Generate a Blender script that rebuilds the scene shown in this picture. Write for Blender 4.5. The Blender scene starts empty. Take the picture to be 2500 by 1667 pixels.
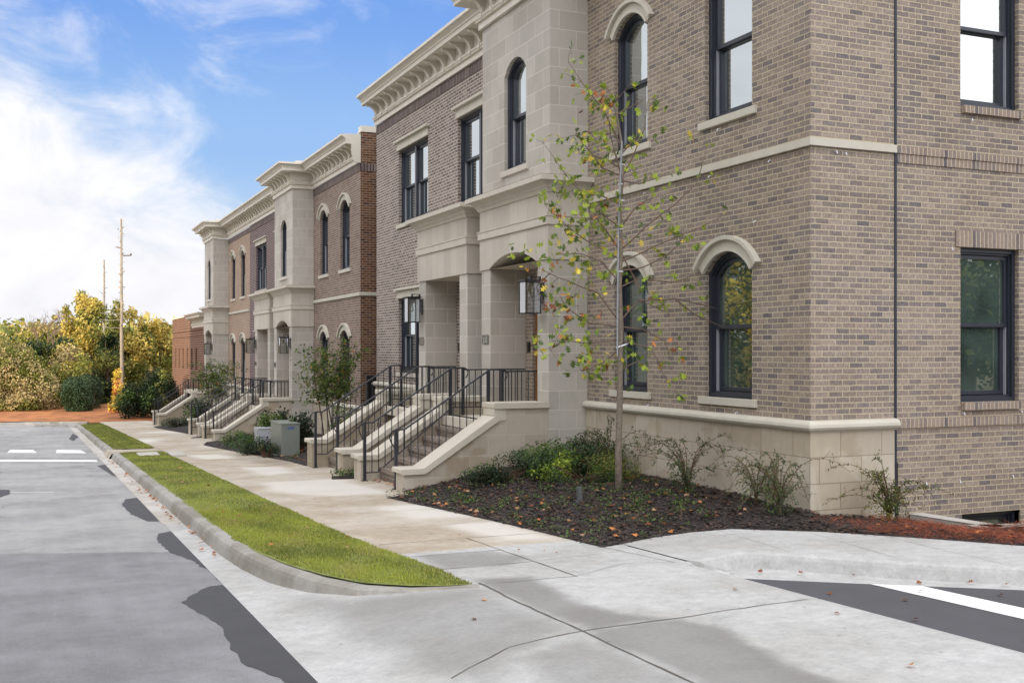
import bpy, bmesh, math, random
from math import sin, cos, atan, sqrt, pi, radians, floor
from mathutils import Vector, noise, Matrix
random.seed(7)
R = random.random
def U(a, b): return a + (b - a) * R()
C = bpy.context.scene.collection
sc = bpy.context.scene

# ------------------------------------------------------------------ camera, sky, sun
TH = atan(1160 / 2660.)
S_, C_ = sin(TH), cos(TH)
FPX = 2660.
cam = bpy.data.cameras.new('camera'); cam_o = bpy.data.objects.new('camera', cam); C.objects.link(cam_o)
cam.sensor_width = 36; cam.lens = 36 * FPX / 2500
cam.shift_y = (855 - 833.5) / 2500
cam.clip_end = 3000
cam_o.location = (0, 0, 0)
cam_o.rotation_euler = (pi / 2, 0, -TH)
sc.camera = cam_o

def pdir(x, y):                      # photograph pixel -> world direction
    t = (x - 1250) / FPX
    return Vector((t * C_ + S_, C_ - t * S_, (855 - y) / FPX)).normalized()

SUN = Vector((-0.80, -0.60, 0)).normalized()
EL = radians(12)
SUNV = Vector((SUN.x * cos(EL), SUN.y * cos(EL), sin(EL)))
w = bpy.data.worlds.new('World'); sc.world = w; w.use_nodes = True
nt = w.node_tree; nt.nodes.clear()
def N(t, kind, **kw):
    n = t.nodes.new(kind)
    for k, v in kw.items():
        if k == 'ins':
            for kk, vv in v.items(): n.inputs[kk].default_value = vv
        else: setattr(n, k, v)
    return n
def mth(t, op, a, b=None, c=None, clamp=False):
    n = t.nodes.new('ShaderNodeMath'); n.operation = op; n.use_clamp = clamp
    for i, v in enumerate((a, b, c)):
        if v is None: continue
        if isinstance(v, (int, float)): n.inputs[i].default_value = v
        else: t.links.new(v, n.inputs[i])
    return n.outputs[0]
def vdot(t, a, vec):
    n = t.nodes.new('ShaderNodeVectorMath'); n.operation = 'DOT_PRODUCT'
    t.links.new(a, n.inputs[0]); n.inputs[1].default_value = vec
    return n.outputs['Value']
def mapr(t, v, a, b, c=0., d=1., smooth=True):
    n = t.nodes.new('ShaderNodeMapRange'); n.interpolation_type = 'SMOOTHSTEP' if smooth else 'LINEAR'
    t.links.new(v, n.inputs[0])
    for i, k in enumerate((a, b, c, d)): n.inputs[i + 1].default_value = k
    return n.outputs[0]
def mixc(t, fac, a, b, blend='MIX'):
    n = t.nodes.new('ShaderNodeMix'); n.data_type = 'RGBA'; n.blend_type = blend; n.clamp_factor = True
    if isinstance(fac, (int, float)): n.inputs[0].default_value = fac
    else: t.links.new(fac, n.inputs[0])
    for i, v in ((6, a), (7, b)):
        if isinstance(v, (tuple, list)): n.inputs[i].default_value = tuple(v)[:3] + (1,)
        else: t.links.new(v, n.inputs[i])
    return n.outputs[2]
sky = N(nt, 'ShaderNodeTexSky', sky_type='NISHITA', sun_disc=False)
sky.sun_elevation = EL
sky.sun_rotation = math.atan2(SUN.x, SUN.y)
sky.altitude = 200; sky.air_density = 1.0; sky.dust_density = 0.6; sky.ozone_density = 2.5
tc = N(nt, 'ShaderNodeTexCoord'); D = tc.outputs['Generated']
# drifting cloud bank: big soft noise, wind-stretched
mp = N(nt, 'ShaderNodeMapping'); mp.inputs['Scale'].default_value = (3.2, 3.2, 5.0); mp.inputs['Rotation'].default_value = (0.5, 0.3, 0.2)
nt.links.new(D, mp.inputs[0])
n1 = N(nt, 'ShaderNodeTexNoise', ins={'Scale': 1.0, 'Detail': 9., 'Roughness': .58, 'Distortion': .35}); nt.links.new(mp.outputs[0], n1.inputs[0])
n2 = N(nt, 'ShaderNodeTexNoise', ins={'Scale': 2.6, 'Detail': 8., 'Roughness': .62, 'Distortion': .6}); nt.links.new(mp.outputs[0], n2.inputs[0])
nrm = pdir(60, 0).cross(pdir(600, 560)).normalized()      # edge of the bank, upper left to lower right
if nrm.dot(pdir(0, 500)) < 0: nrm = -nrm
b = vdot(nt, D, nrm)
z = vdot(nt, D, (0, 0, 1))
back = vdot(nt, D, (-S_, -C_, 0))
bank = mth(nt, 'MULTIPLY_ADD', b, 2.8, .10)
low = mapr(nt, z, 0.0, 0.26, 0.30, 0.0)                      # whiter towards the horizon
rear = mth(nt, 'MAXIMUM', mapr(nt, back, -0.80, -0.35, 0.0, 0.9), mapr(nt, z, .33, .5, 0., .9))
f = mth(nt, 'ADD', n1.outputs[0], bank)
f = mth(nt, 'ADD', f, low)
f = mth(nt, 'ADD', f, mth(nt, 'MULTIPLY', mth(nt, 'SUBTRACT', n2.outputs[0], .5), 1.1))
rightclear = f
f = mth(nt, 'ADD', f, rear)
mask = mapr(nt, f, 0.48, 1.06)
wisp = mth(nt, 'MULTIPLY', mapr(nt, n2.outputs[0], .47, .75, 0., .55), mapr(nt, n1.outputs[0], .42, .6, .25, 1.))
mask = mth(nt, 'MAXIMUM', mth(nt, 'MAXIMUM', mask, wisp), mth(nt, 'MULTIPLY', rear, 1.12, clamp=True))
rmp = N(nt, 'ShaderNodeValToRGB'); nt.links.new(mapr(nt, z, 0., .5, 0., 1., False), rmp.inputs[0]); rmp.color_ramp.interpolation = 'EASE'
els = rmp.color_ramp.elements
for i_, (pos, c_) in enumerate([(0, (.86, .92, 1.0)), (.16, (.62, .80, 1.0)), (.36, (.32, .57, 1.0)), (.62, (.15, .38, .95)), (1, (.11, .30, .88))]):
    e_ = els[i_] if i_ < 2 else els.new(pos)
    e_.position = pos; e_.color = c_ + (1,)
sc10 = N(nt, 'ShaderNodeVectorMath', operation='SCALE', ins={'Scale': 9.5}); nt.links.new(rmp.outputs[0], sc10.inputs[0])
skyc = mixc(nt, .08, mixc(nt, .07, sc10.outputs[0], (9.5, 9.5, 9.5)), sky.outputs[0])
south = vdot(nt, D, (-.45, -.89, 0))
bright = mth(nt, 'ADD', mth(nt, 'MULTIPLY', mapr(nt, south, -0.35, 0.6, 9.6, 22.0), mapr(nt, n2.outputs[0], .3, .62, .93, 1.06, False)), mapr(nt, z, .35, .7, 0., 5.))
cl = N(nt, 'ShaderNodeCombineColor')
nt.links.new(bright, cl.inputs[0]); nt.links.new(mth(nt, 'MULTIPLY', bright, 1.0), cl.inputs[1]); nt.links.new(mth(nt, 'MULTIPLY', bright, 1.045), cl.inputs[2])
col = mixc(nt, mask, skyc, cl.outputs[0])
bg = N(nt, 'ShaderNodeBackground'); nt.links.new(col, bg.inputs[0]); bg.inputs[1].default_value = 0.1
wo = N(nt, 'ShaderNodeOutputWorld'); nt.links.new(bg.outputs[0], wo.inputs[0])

sl = bpy.data.lights.new('sun', 'SUN'); sl.energy = 5.0; sl.angle = radians(.5); sl.color = (1, .80, .52)
slo = bpy.data.objects.new('sun', sl); C.objects.link(slo)
slo.rotation_euler = (-SUNV).to_track_quat('-Z', 'Y').to_euler()
sc.view_settings.view_transform = 'Standard'; sc.view_settings.look = 'None'
sc.view_settings.exposure = 0.0; sc.view_settings.gamma = 1
try:
    sc.cycles.max_bounces = 6; sc.cycles.diffuse_bounces = 3; sc.cycles.glossy_bounces = 3; sc.cycles.transparent_max_bounces = 8
except Exception: pass

# ------------------------------------------------------------------ materials
def lin(r, g, b):
    f = lambda c: (c / 255 / 12.92) if c / 255 <= .04045 else ((c / 255 + .055) / 1.055) ** 2.4
    return (f(r), f(g), f(b))
MATS = {}
def mat(name):
    m = bpy.data.materials.new(name); m.use_nodes = True; MATS[name] = m
    t = m.node_tree; t.nodes.clear()
    o = N(t, 'ShaderNodeOutputMaterial'); p = N(t, 'ShaderNodeBsdfPrincipled'); t.links.new(p.outputs[0], o.inputs[0])
    return m, t, p
def bump(t, p, h, st, dist=.01):
    b = N(t, 'ShaderNodeBump', ins={'Strength': st, 'Distance': dist}); t.links.new(h, b.inputs['Height']); t.links.new(b.outputs[0], p.inputs['Normal'])
def noise_n(t, scale, detail=4., rough=.55, vec=None, dist=0.):
    n = N(t, 'ShaderNodeTexNoise', ins={'Scale': scale, 'Detail': detail, 'Roughness': rough, 'Distortion': dist})
    if vec is None:
        g = N(t, 'ShaderNodeNewGeometry'); vec = g.outputs['Position']
    t.links.new(vec, n.inputs[0]); return n
def simple(name, c, rough=.6, var=.12, nscale=6., metal=0., spec=.5, bmp=0.):
    m, t, p = mat(name)
    n = noise_n(t, nscale, 6.)
    k = mapr(t, n.outputs[0], .3, .7, 1 - var, 1 + var, False)
    mm = N(t, 'ShaderNodeVectorMath', operation='SCALE'); mm.inputs[0].default_value = c; t.links.new(k, mm.inputs['Scale'])
    t.links.new(mm.outputs[0], p.inputs['Base Color'])
    p.inputs['Roughness'].default_value = rough; p.inputs['Metallic'].default_value = metal
    p.inputs['Specular IOR Level'].default_value = spec
    if bmp: bump(t, p, n.outputs[0], bmp, .02)
    return m
def uv_wall(t):
    """wall coordinates in metres: u runs along the wall, v is height"""
    g = N(t, 'ShaderNodeNewGeometry')
    sp = N(t, 'ShaderNodeSeparateXYZ'); t.links.new(g.outputs['Position'], sp.inputs[0])
    sn = N(t, 'ShaderNodeSeparateXYZ'); t.links.new(g.outputs['True Normal'], sn.inputs[0])
    ax = mth(t, 'GREATER_THAN', mth(t, 'ABSOLUTE', sn.outputs[0]), .6)
    u = mth(t, 'ADD', mth(t, 'MULTIPLY', ax, sp.outputs[1]), mth(t, 'MULTIPLY', mth(t, 'SUBTRACT', 1., ax), sp.outputs[0]))
    nz = mth(t, 'GREATER_THAN', mth(t, 'ABSOLUTE', sn.outputs[2]), .7)
    v = mth(t, 'ADD', mth(t, 'MULTIPLY', mth(t, 'SUBTRACT', 1., nz), sp.outputs[2]), mth(t, 'MULTIPLY', nz, sp.outputs[1]))
    return g, u, v
def masonry(name, bw, bh, ju, jv, cols, mortar, off=.5, wob=.004, rough=.85, bst=.5, stain=0., u0=0., v0=0., grain=60., mvar=.1, swap=False, vert_only=False, edge=.35, halo=0.):
    m, t, p = mat(name)
    g, u, v = uv_wall(t)
    nn = noise_n(t, 9., 3., vec=g.outputs['Position'])
    nn2 = noise_n(t, 13., 3., vec=g.outputs['Position'])
    u = mth(t, 'ADD', u, mth(t, 'MULTIPLY', mth(t, 'SUBTRACT', nn.outputs[0], .5), wob * 2)); u = mth(t, 'ADD', u, u0)
    v = mth(t, 'ADD', v, mth(t, 'MULTIPLY', mth(t, 'SUBTRACT', nn2.outputs[0], .5), wob * 2)); v = mth(t, 'ADD', v, v0)
    vv = mth(t, 'DIVIDE', v, bh); row = mth(t, 'FLOOR', vv)
    if vert_only: row = mth(t, 'MULTIPLY', row, 0.)
    uu = mth(t, 'ADD', mth(t, 'DIVIDE', u, bw), mth(t, 'MULTIPLY', mth(t, 'MODULO', mth(t, 'ABSOLUTE', row), 2.), off))
    colu = mth(t, 'FLOOR', uu)
    fu = mth(t, 'ABSOLUTE', mth(t, 'SUBTRACT', mth(t, 'FRACT', uu), .5)); fv = mth(t, 'ABSOLUTE', mth(t, 'SUBTRACT', mth(t, 'FRACT', vv), .5))
    du = mth(t, 'MULTIPLY', mth(t, 'SUBTRACT', .5, fu), bw); dv = mth(t, 'MULTIPLY', mth(t, 'SUBTRACT', .5, fv), bh)   # distance to the joint centre
    mu = mapr(t, du, ju * .5, ju * .5 + .003, 1., 0.); mv = mapr(t, dv, jv * .5, jv * .5 + .003, 1., 0.)
    mo = mu if vert_only else mth(t, 'MAXIMUM', mu, mv)
    cc = N(t, 'ShaderNodeCombineXYZ'); t.links.new(colu, cc.inputs[0]); t.links.new(row, cc.inputs[1])
    wn = N(t, 'ShaderNodeTexWhiteNoise', noise_dimensions='2D'); t.links.new(cc.outputs[0], wn.inputs[0])
    rp = N(t, 'ShaderNodeValToRGB'); rp.color_ramp.interpolation = 'LINEAR'
    els = rp.color_ramp.elements
    for i, (pos, c) in enumerate(cols):
        e = els[i] if i < 2 else els.new(pos)
        e.position = pos; e.color = tuple(c) + (1,)
    t.links.new(wn.outputs['Value'], rp.inputs[0])
    c = rp.outputs[0]
    # texture on the face of the brick: scratches and mottling
    sv = N(t, 'ShaderNodeCombineXYZ'); t.links.new(mth(t, 'MULTIPLY', u, grain), sv.inputs[0]); t.links.new(mth(t, 'MULTIPLY', v, grain * .35), sv.inputs[1])
    gn = N(t, 'ShaderNodeTexNoise', ins={'Scale': 1., 'Detail': 3., 'Roughness': .6}); t.links.new(sv.outputs[0], gn.inputs[0])
    k = mapr(t, gn.outputs[0], .3, .7, 1 - edge * .5, 1 + edge * .5, False)
    sm = N(t, 'ShaderNodeVectorMath', operation='SCALE'); t.links.new(c, sm.inputs[0]); t.links.new(k, sm.inputs['Scale']); c = sm.outputs[0]
    if grain > 30:
        fv_ = N(t, 'ShaderNodeCombineXYZ'); t.links.new(mth(t, 'MULTIPLY', u, 75.), fv_.inputs[0]); t.links.new(mth(t, 'MULTIPLY', v, 22.), fv_.inputs[1]); t.links.new(mth(t, 'MULTIPLY', wn.outputs['Value'], 40.), fv_.inputs[2])
        fl = N(t, 'ShaderNodeTexNoise', ins={'Scale': 1., 'Detail': 2., 'Roughness': .7}); t.links.new(fv_.outputs[0], fl.inputs[0])
        c = mixc(t, mapr(t, fl.outputs[0], .56, .68, 0., .55), c, mixc(t, 1., c, (.50, .47, .48), 'MULTIPLY'))
        c = mixc(t, mapr(t, fl.outputs[0], .44, .34, 0., .35), c, mixc(t, 1., c, (1.35, 1.28, 1.2), 'MULTIPLY'))
    big = noise_n(t, .55, 3., vec=g.outputs['Position'])
    kb = mapr(t, big.outputs[0], .3, .7, .9, 1.1, False)
    sm = N(t, 'ShaderNodeVectorMath', operation='SCALE'); t.links.new(c, sm.inputs[0]); t.links.new(kb, sm.inputs['Scale']); c = sm.outputs[0]
    mn = noise_n(t, 40., 2., vec=g.outputs['Position'])
    mk = mapr(t, mn.outputs[0], .3, .7, 1 - mvar, 1 + mvar, False)
    ms = N(t, 'ShaderNodeVectorMath', operation='SCALE'); ms.inputs[0].default_value = mortar; t.links.new(mk, ms.inputs['Scale'])
    c = mixc(t, mo, c, ms.outputs[0])
    if stain:
        st = noise_n(t, .9, 5., .6, vec=g.outputs['Position'], dist=.8)
        c = mixc(t, mapr(t, st.outputs[0], .5, .56, 0., stain), c, mixc(t, 1., c, (.76, .70, .60), 'MULTIPLY'))
    t.links.new(c, p.inputs['Base Color'])
    p.inputs['Roughness'].default_value = rough; p.inputs['Specular IOR Level'].default_value = .25
    h = mth(t, 'ADD', mth(t, 'MULTIPLY', mo, -1.), mth(t, 'MULTIPLY', gn.outputs[0], .35))
    bump(t, p, h, bst, .006)
    return m

MO = lin(184, 172, 147)
B1 = masonry('taupe_brick', .2032, .0677, .008, .009,
   [(0, lin(110, 104, 104)), (.10, lin(124, 115, 111)), (.30, lin(134, 123, 115)), (.6, lin(143, 131, 121)), (.88, lin(153, 141, 129)), (1, lin(126, 118, 114))], MO, v0=.01, edge=.7, stain=.18)
B1G = masonry('grey_brick', .2032, .0677, .011, .011,
   [(0, lin(104, 92, 88)), (.4, lin(126, 114, 108)), (.8, lin(140, 128, 122)), (1, lin(96, 86, 86))], lin(205, 196, 182), v0=.02)
B2 = masonry('brown_brick', .2032, .0677, .010, .011,
   [(0, lin(108, 90, 82)), (.3, lin(122, 104, 95)), (.7, lin(134, 117, 107)), (1, lin(102, 90, 87))], lin(172, 158, 144))
B2S = masonry('dark_brown_brick', .2032, .0677, .010, .011,
   [(0, lin(76, 50, 40)), (.3, lin(102, 68, 50)), (.7, lin(112, 84, 68)), (1, lin(62, 50, 52))], lin(160, 138, 116))
B2D = masonry('plum_brick', .2032, .0677, .012, .014,
   [(0, lin(74, 56, 56)), (.5, lin(92, 70, 68)), (1, lin(84, 68, 72))], lin(172, 160, 156))
B2T = masonry('tan_brick', .2032, .0677, .010, .010,
   [(0, lin(142, 120, 104)), (.5, lin(160, 138, 121)), (1, lin(148, 128, 114))], lin(184, 166, 146))
B3 = masonry('red_brick', .40, .13, .02, .036,
   [(0, lin(84, 58, 48)), (.5, lin(98, 68, 55)), (1, lin(78, 56, 48))], lin(150, 124, 106))
SOL = masonry('soldier_brick', .0677, .203, .010, .010,
   [(0, lin(96, 92, 98)), (.3, lin(134, 120, 112)), (.7, lin(150, 134, 122)), (1, lin(118, 112, 114))], MO, off=0., vert_only=True)
SOLD = masonry('dark_soldier_brick', .09, .203, .022, .010,
   [(0, lin(104, 94, 92)), (.5, lin(134, 120, 114)), (1, lin(110, 100, 100))], lin(54, 46, 42), off=0., vert_only=True)
STEPB = masonry('step_brick', .0677, .09, .008, .008,
   [(0, lin(104, 94, 88)), (.5, lin(130, 118, 108)), (1, lin(116, 106, 102))], lin(158, 148, 134))
LS = masonry('limestone_blocks', .62, .308, .008, .008,
   [(0, lin(172, 167, 157)), (.5, lin(179, 174, 165)), (1, lin(187, 182, 173))], lin(206, 201, 191), wob=.0015, bst=.25, v0=.04, grain=14, mvar=.04, edge=.06, rough=.8, stain=.12)
LSB = masonry('buff_base_blocks', .62, .308, .007, .007,
   [(0, lin(176, 166, 149)), (.5, lin(183, 174, 157)), (1, lin(188, 179, 163))], lin(146, 134, 116), wob=.0015, bst=.3, v0=.02, grain=14, mvar=.05, edge=.08, rough=.85, stain=.5)
LSW = masonry('stair_wall_blocks', .62, .308, .006, .006,
   [(0, lin(170, 160, 145)), (.5, lin(176, 167, 152)), (1, lin(183, 174, 160))], lin(192, 183, 167), wob=.0015, bst=.25, v0=.11, grain=14, mvar=.05, edge=.08, rough=.85, stain=.7)
LSP = masonry('cast_stone_panel', .37, .3, .004, .004,
   [(0, lin(182, 175, 163)), (.5, lin(188, 181, 169)), (1, lin(192, 186, 174))], lin(160, 152, 138), off=0., wob=.004, vert_only=True, bst=.12, grain=10, edge=.05, rough=.8)
CAST = simple('cast_stone', lin(194, 187, 174), .8, .06, 5.)
CAPM = simple('cap_stone', lin(194, 187, 172), .8, .07, 4.)
TRIM = simple('buff_trim', lin(191, 186, 172), .8, .06, 5.)
CORN = simple('cornice_paint', lin(214, 208, 194), .5, .03, 4.)
FRM = simple('window_frame_paint', lin(44, 48, 58), .35, .06, 8.)
FRL = simple('sash_track_grey', lin(150, 154, 160), .4, .05, 8.)
IRON = simple('black_iron', lin(34, 36, 42), .4, .08, 20.)
WOOD = simple('stained_door_wood', lin(126, 82, 40), .45, .25, 14.)
PLQ = simple('bronze_plaque', lin(176, 174, 162), .5, .08, 50.)
INK = simple('dark_numeral', lin(52, 50, 44), .6, .05, 50.)
BARK = simple('grey_bark', lin(120, 110, 98), .9, .3, 30., bmp=.4)
BARKD = simple('brown_bark', lin(88, 72, 58), .9, .3, 30., bmp=.4)
TWIG = simple('twig', lin(108, 90, 78), .9, .2, 30.)
POLE = simple('weathered_pole', lin(142, 134, 122), .9, .2, 3.)
STEM = simple('red_stem', lin(96, 70, 56), .9, .2, 30.)
SEAL = simple('black_joint_sealant', lin(38, 44, 54), .6, .2, 20.)
WHT = simple('white_tie', lin(225, 228, 235), .5, .03)
GRN = simple('utility_box_green_grey', lin(120, 126, 118), .38, .06, 5.)
GRN2 = simple('utility_box_pale', lin(170, 172, 176), .38, .06, 5.)
STK = simple('blue_sticker', lin(80, 96, 140), .5, .06, 60.)
ROOFM = simple('roof_shingle', lin(90, 84, 86), .9, .2, 8.)
CREAM = simple('cream_siding', lin(222, 208, 184), .7, .05, 3.)
DARKIN = simple('dark_interior', lin(30, 34, 34), .8, .2, 3.)
RUBB = simple('black_plastic', lin(26, 26, 28), .35, .1, 20.)
CLR = simple('irrigation_tube', lin(84, 88, 86), .3, .2, 20.)
def glassmat(name, tint=(.010, .016, .014), f0=.34):
    m, t, p = mat(name)
    t.nodes.remove(p)
    o = [n for n in t.nodes if n.type == 'OUTPUT_MATERIAL'][0]
    g = N(t, 'ShaderNodeNewGeometry')
    nz = noise_n(t, 1.3, 2., vec=g.outputs['Position'])
    d = N(t, 'ShaderNodeBsdfDiffuse')
    t.links.new(mixc(t, mapr(t, nz.outputs[0], .35, .65), tint, tuple(x * 2.2 for x in tint)), d.inputs[0])
    gl = N(t, 'ShaderNodeBsdfGlossy', ins={'Roughness': .015, 'Color': (.86, .92, .93, 1)})
    bp = N(t, 'ShaderNodeBump', ins={'Strength': .03, 'Distance': .02}); wv = noise_n(t, 2.2, 1., vec=g.outputs['Position']); t.links.new(wv.outputs[0], bp.inputs['Height']); t.links.new(bp.outputs[0], gl.inputs['Normal'])
    lw = N(t, 'ShaderNodeLayerWeight', ins={'Blend': .5})
    fr = mth(t, 'POWER', lw.outputs['Facing'], 3.)
    fac = mth(t, 'ADD', mth(t, 'MULTIPLY', fr, 1 - f0), f0, clamp=True)
    mx = N(t, 'ShaderNodeMixShader'); t.links.new(fac, mx.inputs[0]); t.links.new(d.outputs[0], mx.inputs[1]); t.links.new(gl.outputs[0], mx.inputs[2]); t.links.new(mx.outputs[0], o.inputs[0])
    return m
GLASS = glassmat('window_glass', f0=.68)
GLASSG = glassmat('green_window_glass', (.030, .044, .038), .26)
m, t, p = mat('lantern_glass')
t.nodes.remove(p); o = [n for n in t.nodes if n.type == 'OUTPUT_MATERIAL'][0]
tr = N(t, 'ShaderNodeBsdfTransparent', ins={'Color': (.86, .88, .88, 1)}); gl = N(t, 'ShaderNodeBsdfGlossy', ins={'Roughness': .03}); lw = N(t, 'ShaderNodeLayerWeight', ins={'Blend': .35})
mx = N(t, 'ShaderNodeMixShader'); t.links.new(mapr(t, lw.outputs['Facing'], 0., 1., .26, .95, False), mx.inputs[0]); t.links.new(tr.outputs[0], mx.inputs[1]); t.links.new(gl.outputs[0], mx.inputs[2]); t.links.new(mx.outputs[0], o.inputs[0])
LGL = m
def leafmat(name, c, var=.25, tr=.25):
    m, t, p = mat(name)
    g = N(t, 'ShaderNodeNewGeometry')
    k = mapr(t, g.outputs['Random Per Island'], 0., 1., 1 - var, 1 + var, False)
    mm = N(t, 'ShaderNodeVectorMath', operation='SCALE'); mm.inputs[0].default_value = c; t.links.new(k, mm.inputs['Scale'])
    t.links.new(mm.outputs[0], p.inputs['Base Color']); p.inputs['Roughness'].default_value = .55; p.inputs['Specular IOR Level'].default_value = .3
    o = [n for n in t.nodes if n.type == 'OUTPUT_MATERIAL'][0]
    tl = N(t, 'ShaderNodeBsdfTranslucent'); t.links.new(mm.outputs[0], tl.inputs[0])
    mx = N(t, 'ShaderNodeMixShader', ins={0: tr}); t.links.new(p.outputs[0], mx.inputs[1]); t.links.new(tl.outputs[0], mx.inputs[2]); t.links.new(mx.outputs[0], o.inputs[0])
    return m
L_DK = leafmat('leaf_dark_green', lin(46, 66, 36)); L_MD = leafmat('leaf_green', lin(88, 112, 50)); L_LT = leafmat('leaf_light_green', lin(150, 168, 60))
L_YL = leafmat('leaf_yellow', lin(220, 198, 76)); L_OR = leafmat('leaf_orange', lin(196, 128, 74)); L_BR = leafmat('leaf_brown', lin(128, 78, 50)); L_TN = leafmat('leaf_tan', lin(178, 138, 104))
L_GD = leafmat('leaf_olive_gold', lin(188, 170, 88)); L_OL = leafmat('leaf_olive', lin(122, 126, 58)); L_DU = leafmat('leaf_dusty', lin(180, 164, 118)); L_BG = leafmat('leaf_blue_green', lin(70, 92, 66))
L_BK = leafmat('leaf_deep_green', lin(34, 48, 28))  # darkest leaf green, spread through the foliage by noise
CHIP = leafmat('mulch_chip', lin(62, 54, 50), .6, 0.); CHIP2 = leafmat('mulch_chip_brown', lin(78, 56, 44), .4, 0.); STRAW = leafmat('pine_straw', lin(126, 66, 44), .4, 0.); STRAWO = leafmat('pine_straw_bright', lin(190, 98, 40), .3, 0.)

# ground materials -------------------------------------------------
def concrete(name, base, tan, attr=True):
    m, t, p = mat(name)
    g = N(t, 'ShaderNodeNewGeometry'); P = g.outputs['Position']
    a = noise_n(t, .8, 5., .6, vec=P); b2 = noise_n(t, 7., 6., .65, vec=P); c2 = noise_n(t, 160., 2., .6, vec=P); sp = noise_n(t, 3.1, 2., vec=P)
    c = mixc(t, mapr(t, a.outputs[0], .40, .62), base, tan)
    m3 = noise_n(t, 28., 4., .7, vec=P)
    k = mth(t, 'ADD', mth(t, 'ADD', mapr(t, b2.outputs[0], .25, .75, -.16, .16, False), mapr(t, m3.outputs[0], .3, .7, -.06, .06, False)), mapr(t, c2.outputs[0], .3, .7, .90, 1.10, False))
    s = N(t, 'ShaderNodeVectorMath', operation='SCALE'); t.links.new(c, s.inputs[0]); t.links.new(k, s.inputs['Scale']); c = s.outputs[0]
    vo = N(t, 'ShaderNodeTexVoronoi', ins={'Scale': 4.5}); t.links.new(P, vo.inputs[0])
    spot = mth(t, 'MULTIPLY', mapr(t, vo.outputs['Distance'], .03, .10, 1., 0.), mapr(t, sp.outputs[0], .46, .56))
    c = mixc(t, mth(t, 'MULTIPLY', spot, .45), c, (.09, .085, .08))
    if attr:
        at = N(t, 'ShaderNodeAttribute', attribute_name='wet')
        w2 = mth(t, 'MULTIPLY', at.outputs['Fac'], mapr(t, b2.outputs[0], .3, .6, .78, 1., False))
        c = mixc(t, w2, c, mixc(t, 1., c, (.54, .53, .515), 'MULTIPLY'))
        at2 = N(t, 'ShaderNodeAttribute', attribute_name='pale')
        c = mixc(t, mth(t, 'MULTIPLY', at2.outputs['Fac'], .8), c, lin(206, 202, 194))
    t.links.new(c, p.inputs['Base Color']); p.inputs['Roughness'].default_value = .85; p.inputs['Specular IOR Level'].default_value = .25
    bump(t, p, c2.outputs[0], .25, .004)
    return m
CONC = concrete('pale_concrete', lin(178, 178, 176), lin(166, 165, 161))
CONCT = concrete('tan_concrete', lin(180, 171, 157), lin(164, 152, 134))
CURB = concrete('kerb_concrete', lin(158, 155, 149), lin(132, 127, 117), False)
GUT = concrete('gutter_concrete', lin(186, 182, 176), lin(166, 160, 150), False)
m, t, p = mat('asphalt')
g = N(t, 'ShaderNodeNewGeometry'); P = g.outputs['Position']
a = noise_n(t, .5, 5., .6, vec=P); b2 = noise_n(t, 240., 2., .7, vec=P); ck = noise_n(t, 5., 5., .6, vec=P)
vc = N(t, 'ShaderNodeTexVoronoi', feature='DISTANCE_TO_EDGE', ins={'Scale': .55}); wv = noise_n(t, 2.5, 5., .6, vec=P); va = N(t, 'ShaderNodeVectorMath', operation='ADD'); vs_ = N(t, 'ShaderNodeVectorMath', operation='SCALE', ins={'Scale': .5}); t.links.new(wv.outputs['Color'], vs_.inputs[0]); t.links.new(P, va.inputs[0]); t.links.new(vs_.outputs[0], va.inputs[1]); t.links.new(va.outputs[0], vc.inputs[0])
sx = N(t, 'ShaderNodeSeparateXYZ'); t.links.new(P, sx.inputs[0])
seam = mapr(t, mth(t, 'ADD', mth(t, 'ADD', sx.outputs[1], mth(t, 'MULTIPLY', sx.outputs[0], .45)), mth(t, 'MULTIPLY', ck.outputs[0], .12)), 12.85, 12.98, 1., 0.)
c = mixc(t, mapr(t, a.outputs[0], .35, .65), lin(160, 159, 157), lin(143, 142, 141))
cn = mixc(t, mapr(t, a.outputs[0], .35, .65), lin(134, 134, 136), lin(116, 116, 118))
c = mixc(t, seam, c, cn)
crk = mth(t, 'MULTIPLY', mapr(t, vc.outputs['Distance'], .002, .010, 1., 0.), mth(t, 'MULTIPLY', mapr(t, a.outputs[0], .48, .56, 0., .5), mapr(t, sx.outputs[1], 10., 14.)))
c = mixc(t, crk, c, lin(70, 70, 70))
sv_ = N(t, 'ShaderNodeMapping'); sv_.inputs['Scale'].default_value = (5., .35, 1.); t.links.new(P, sv_.inputs[0]); stn = noise_n(t, 1., 5., .6, vec=sv_.outputs[0]); md = noise_n(t, 60., 5., .85, vec=P); vs2 = N(t, 'ShaderNodeTexVoronoi', ins={'Scale': 70.}); t.links.new(P, vs2.inputs[0]); spk = mth(t, 'MULTIPLY', mapr(t, vs2.outputs['Distance'], .12, .22, .22, 0.), mapr(t, md.outputs[0], .5, .56)); m5 = noise_n(t, 1.7, 6., .7, vec=P)
k = mth(t, 'ADD', mth(t, 'ADD', mapr(t, b2.outputs[0], .25, .75, .68, 1.32, False), mapr(t, ck.outputs[0], .3, .7, -.07, .07, False)), mth(t, 'ADD', mapr(t, stn.outputs[0], .3, .7, -.07, .07, False), mth(t, 'ADD', mth(t, 'ADD', mapr(t, md.outputs[0], .3, .7, -.17, .17, False), spk), mapr(t, m5.outputs[0], .3, .7, -.10, .10, False))))
s = N(t, 'ShaderNodeVectorMath', operation='SCALE'); t.links.new(c, s.inputs[0]); t.links.new(k, s.inputs['Scale'])
t.links.new(s.outputs[0], p.inputs['Base Color']); p.inputs['Roughness'].default_value = .8; p.inputs['Specular IOR Level'].default_value = .3
bump(t, p, b2.outputs[0], .6, .006); ASPH = m
m, t, p = mat('asphalt_patch')
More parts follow.
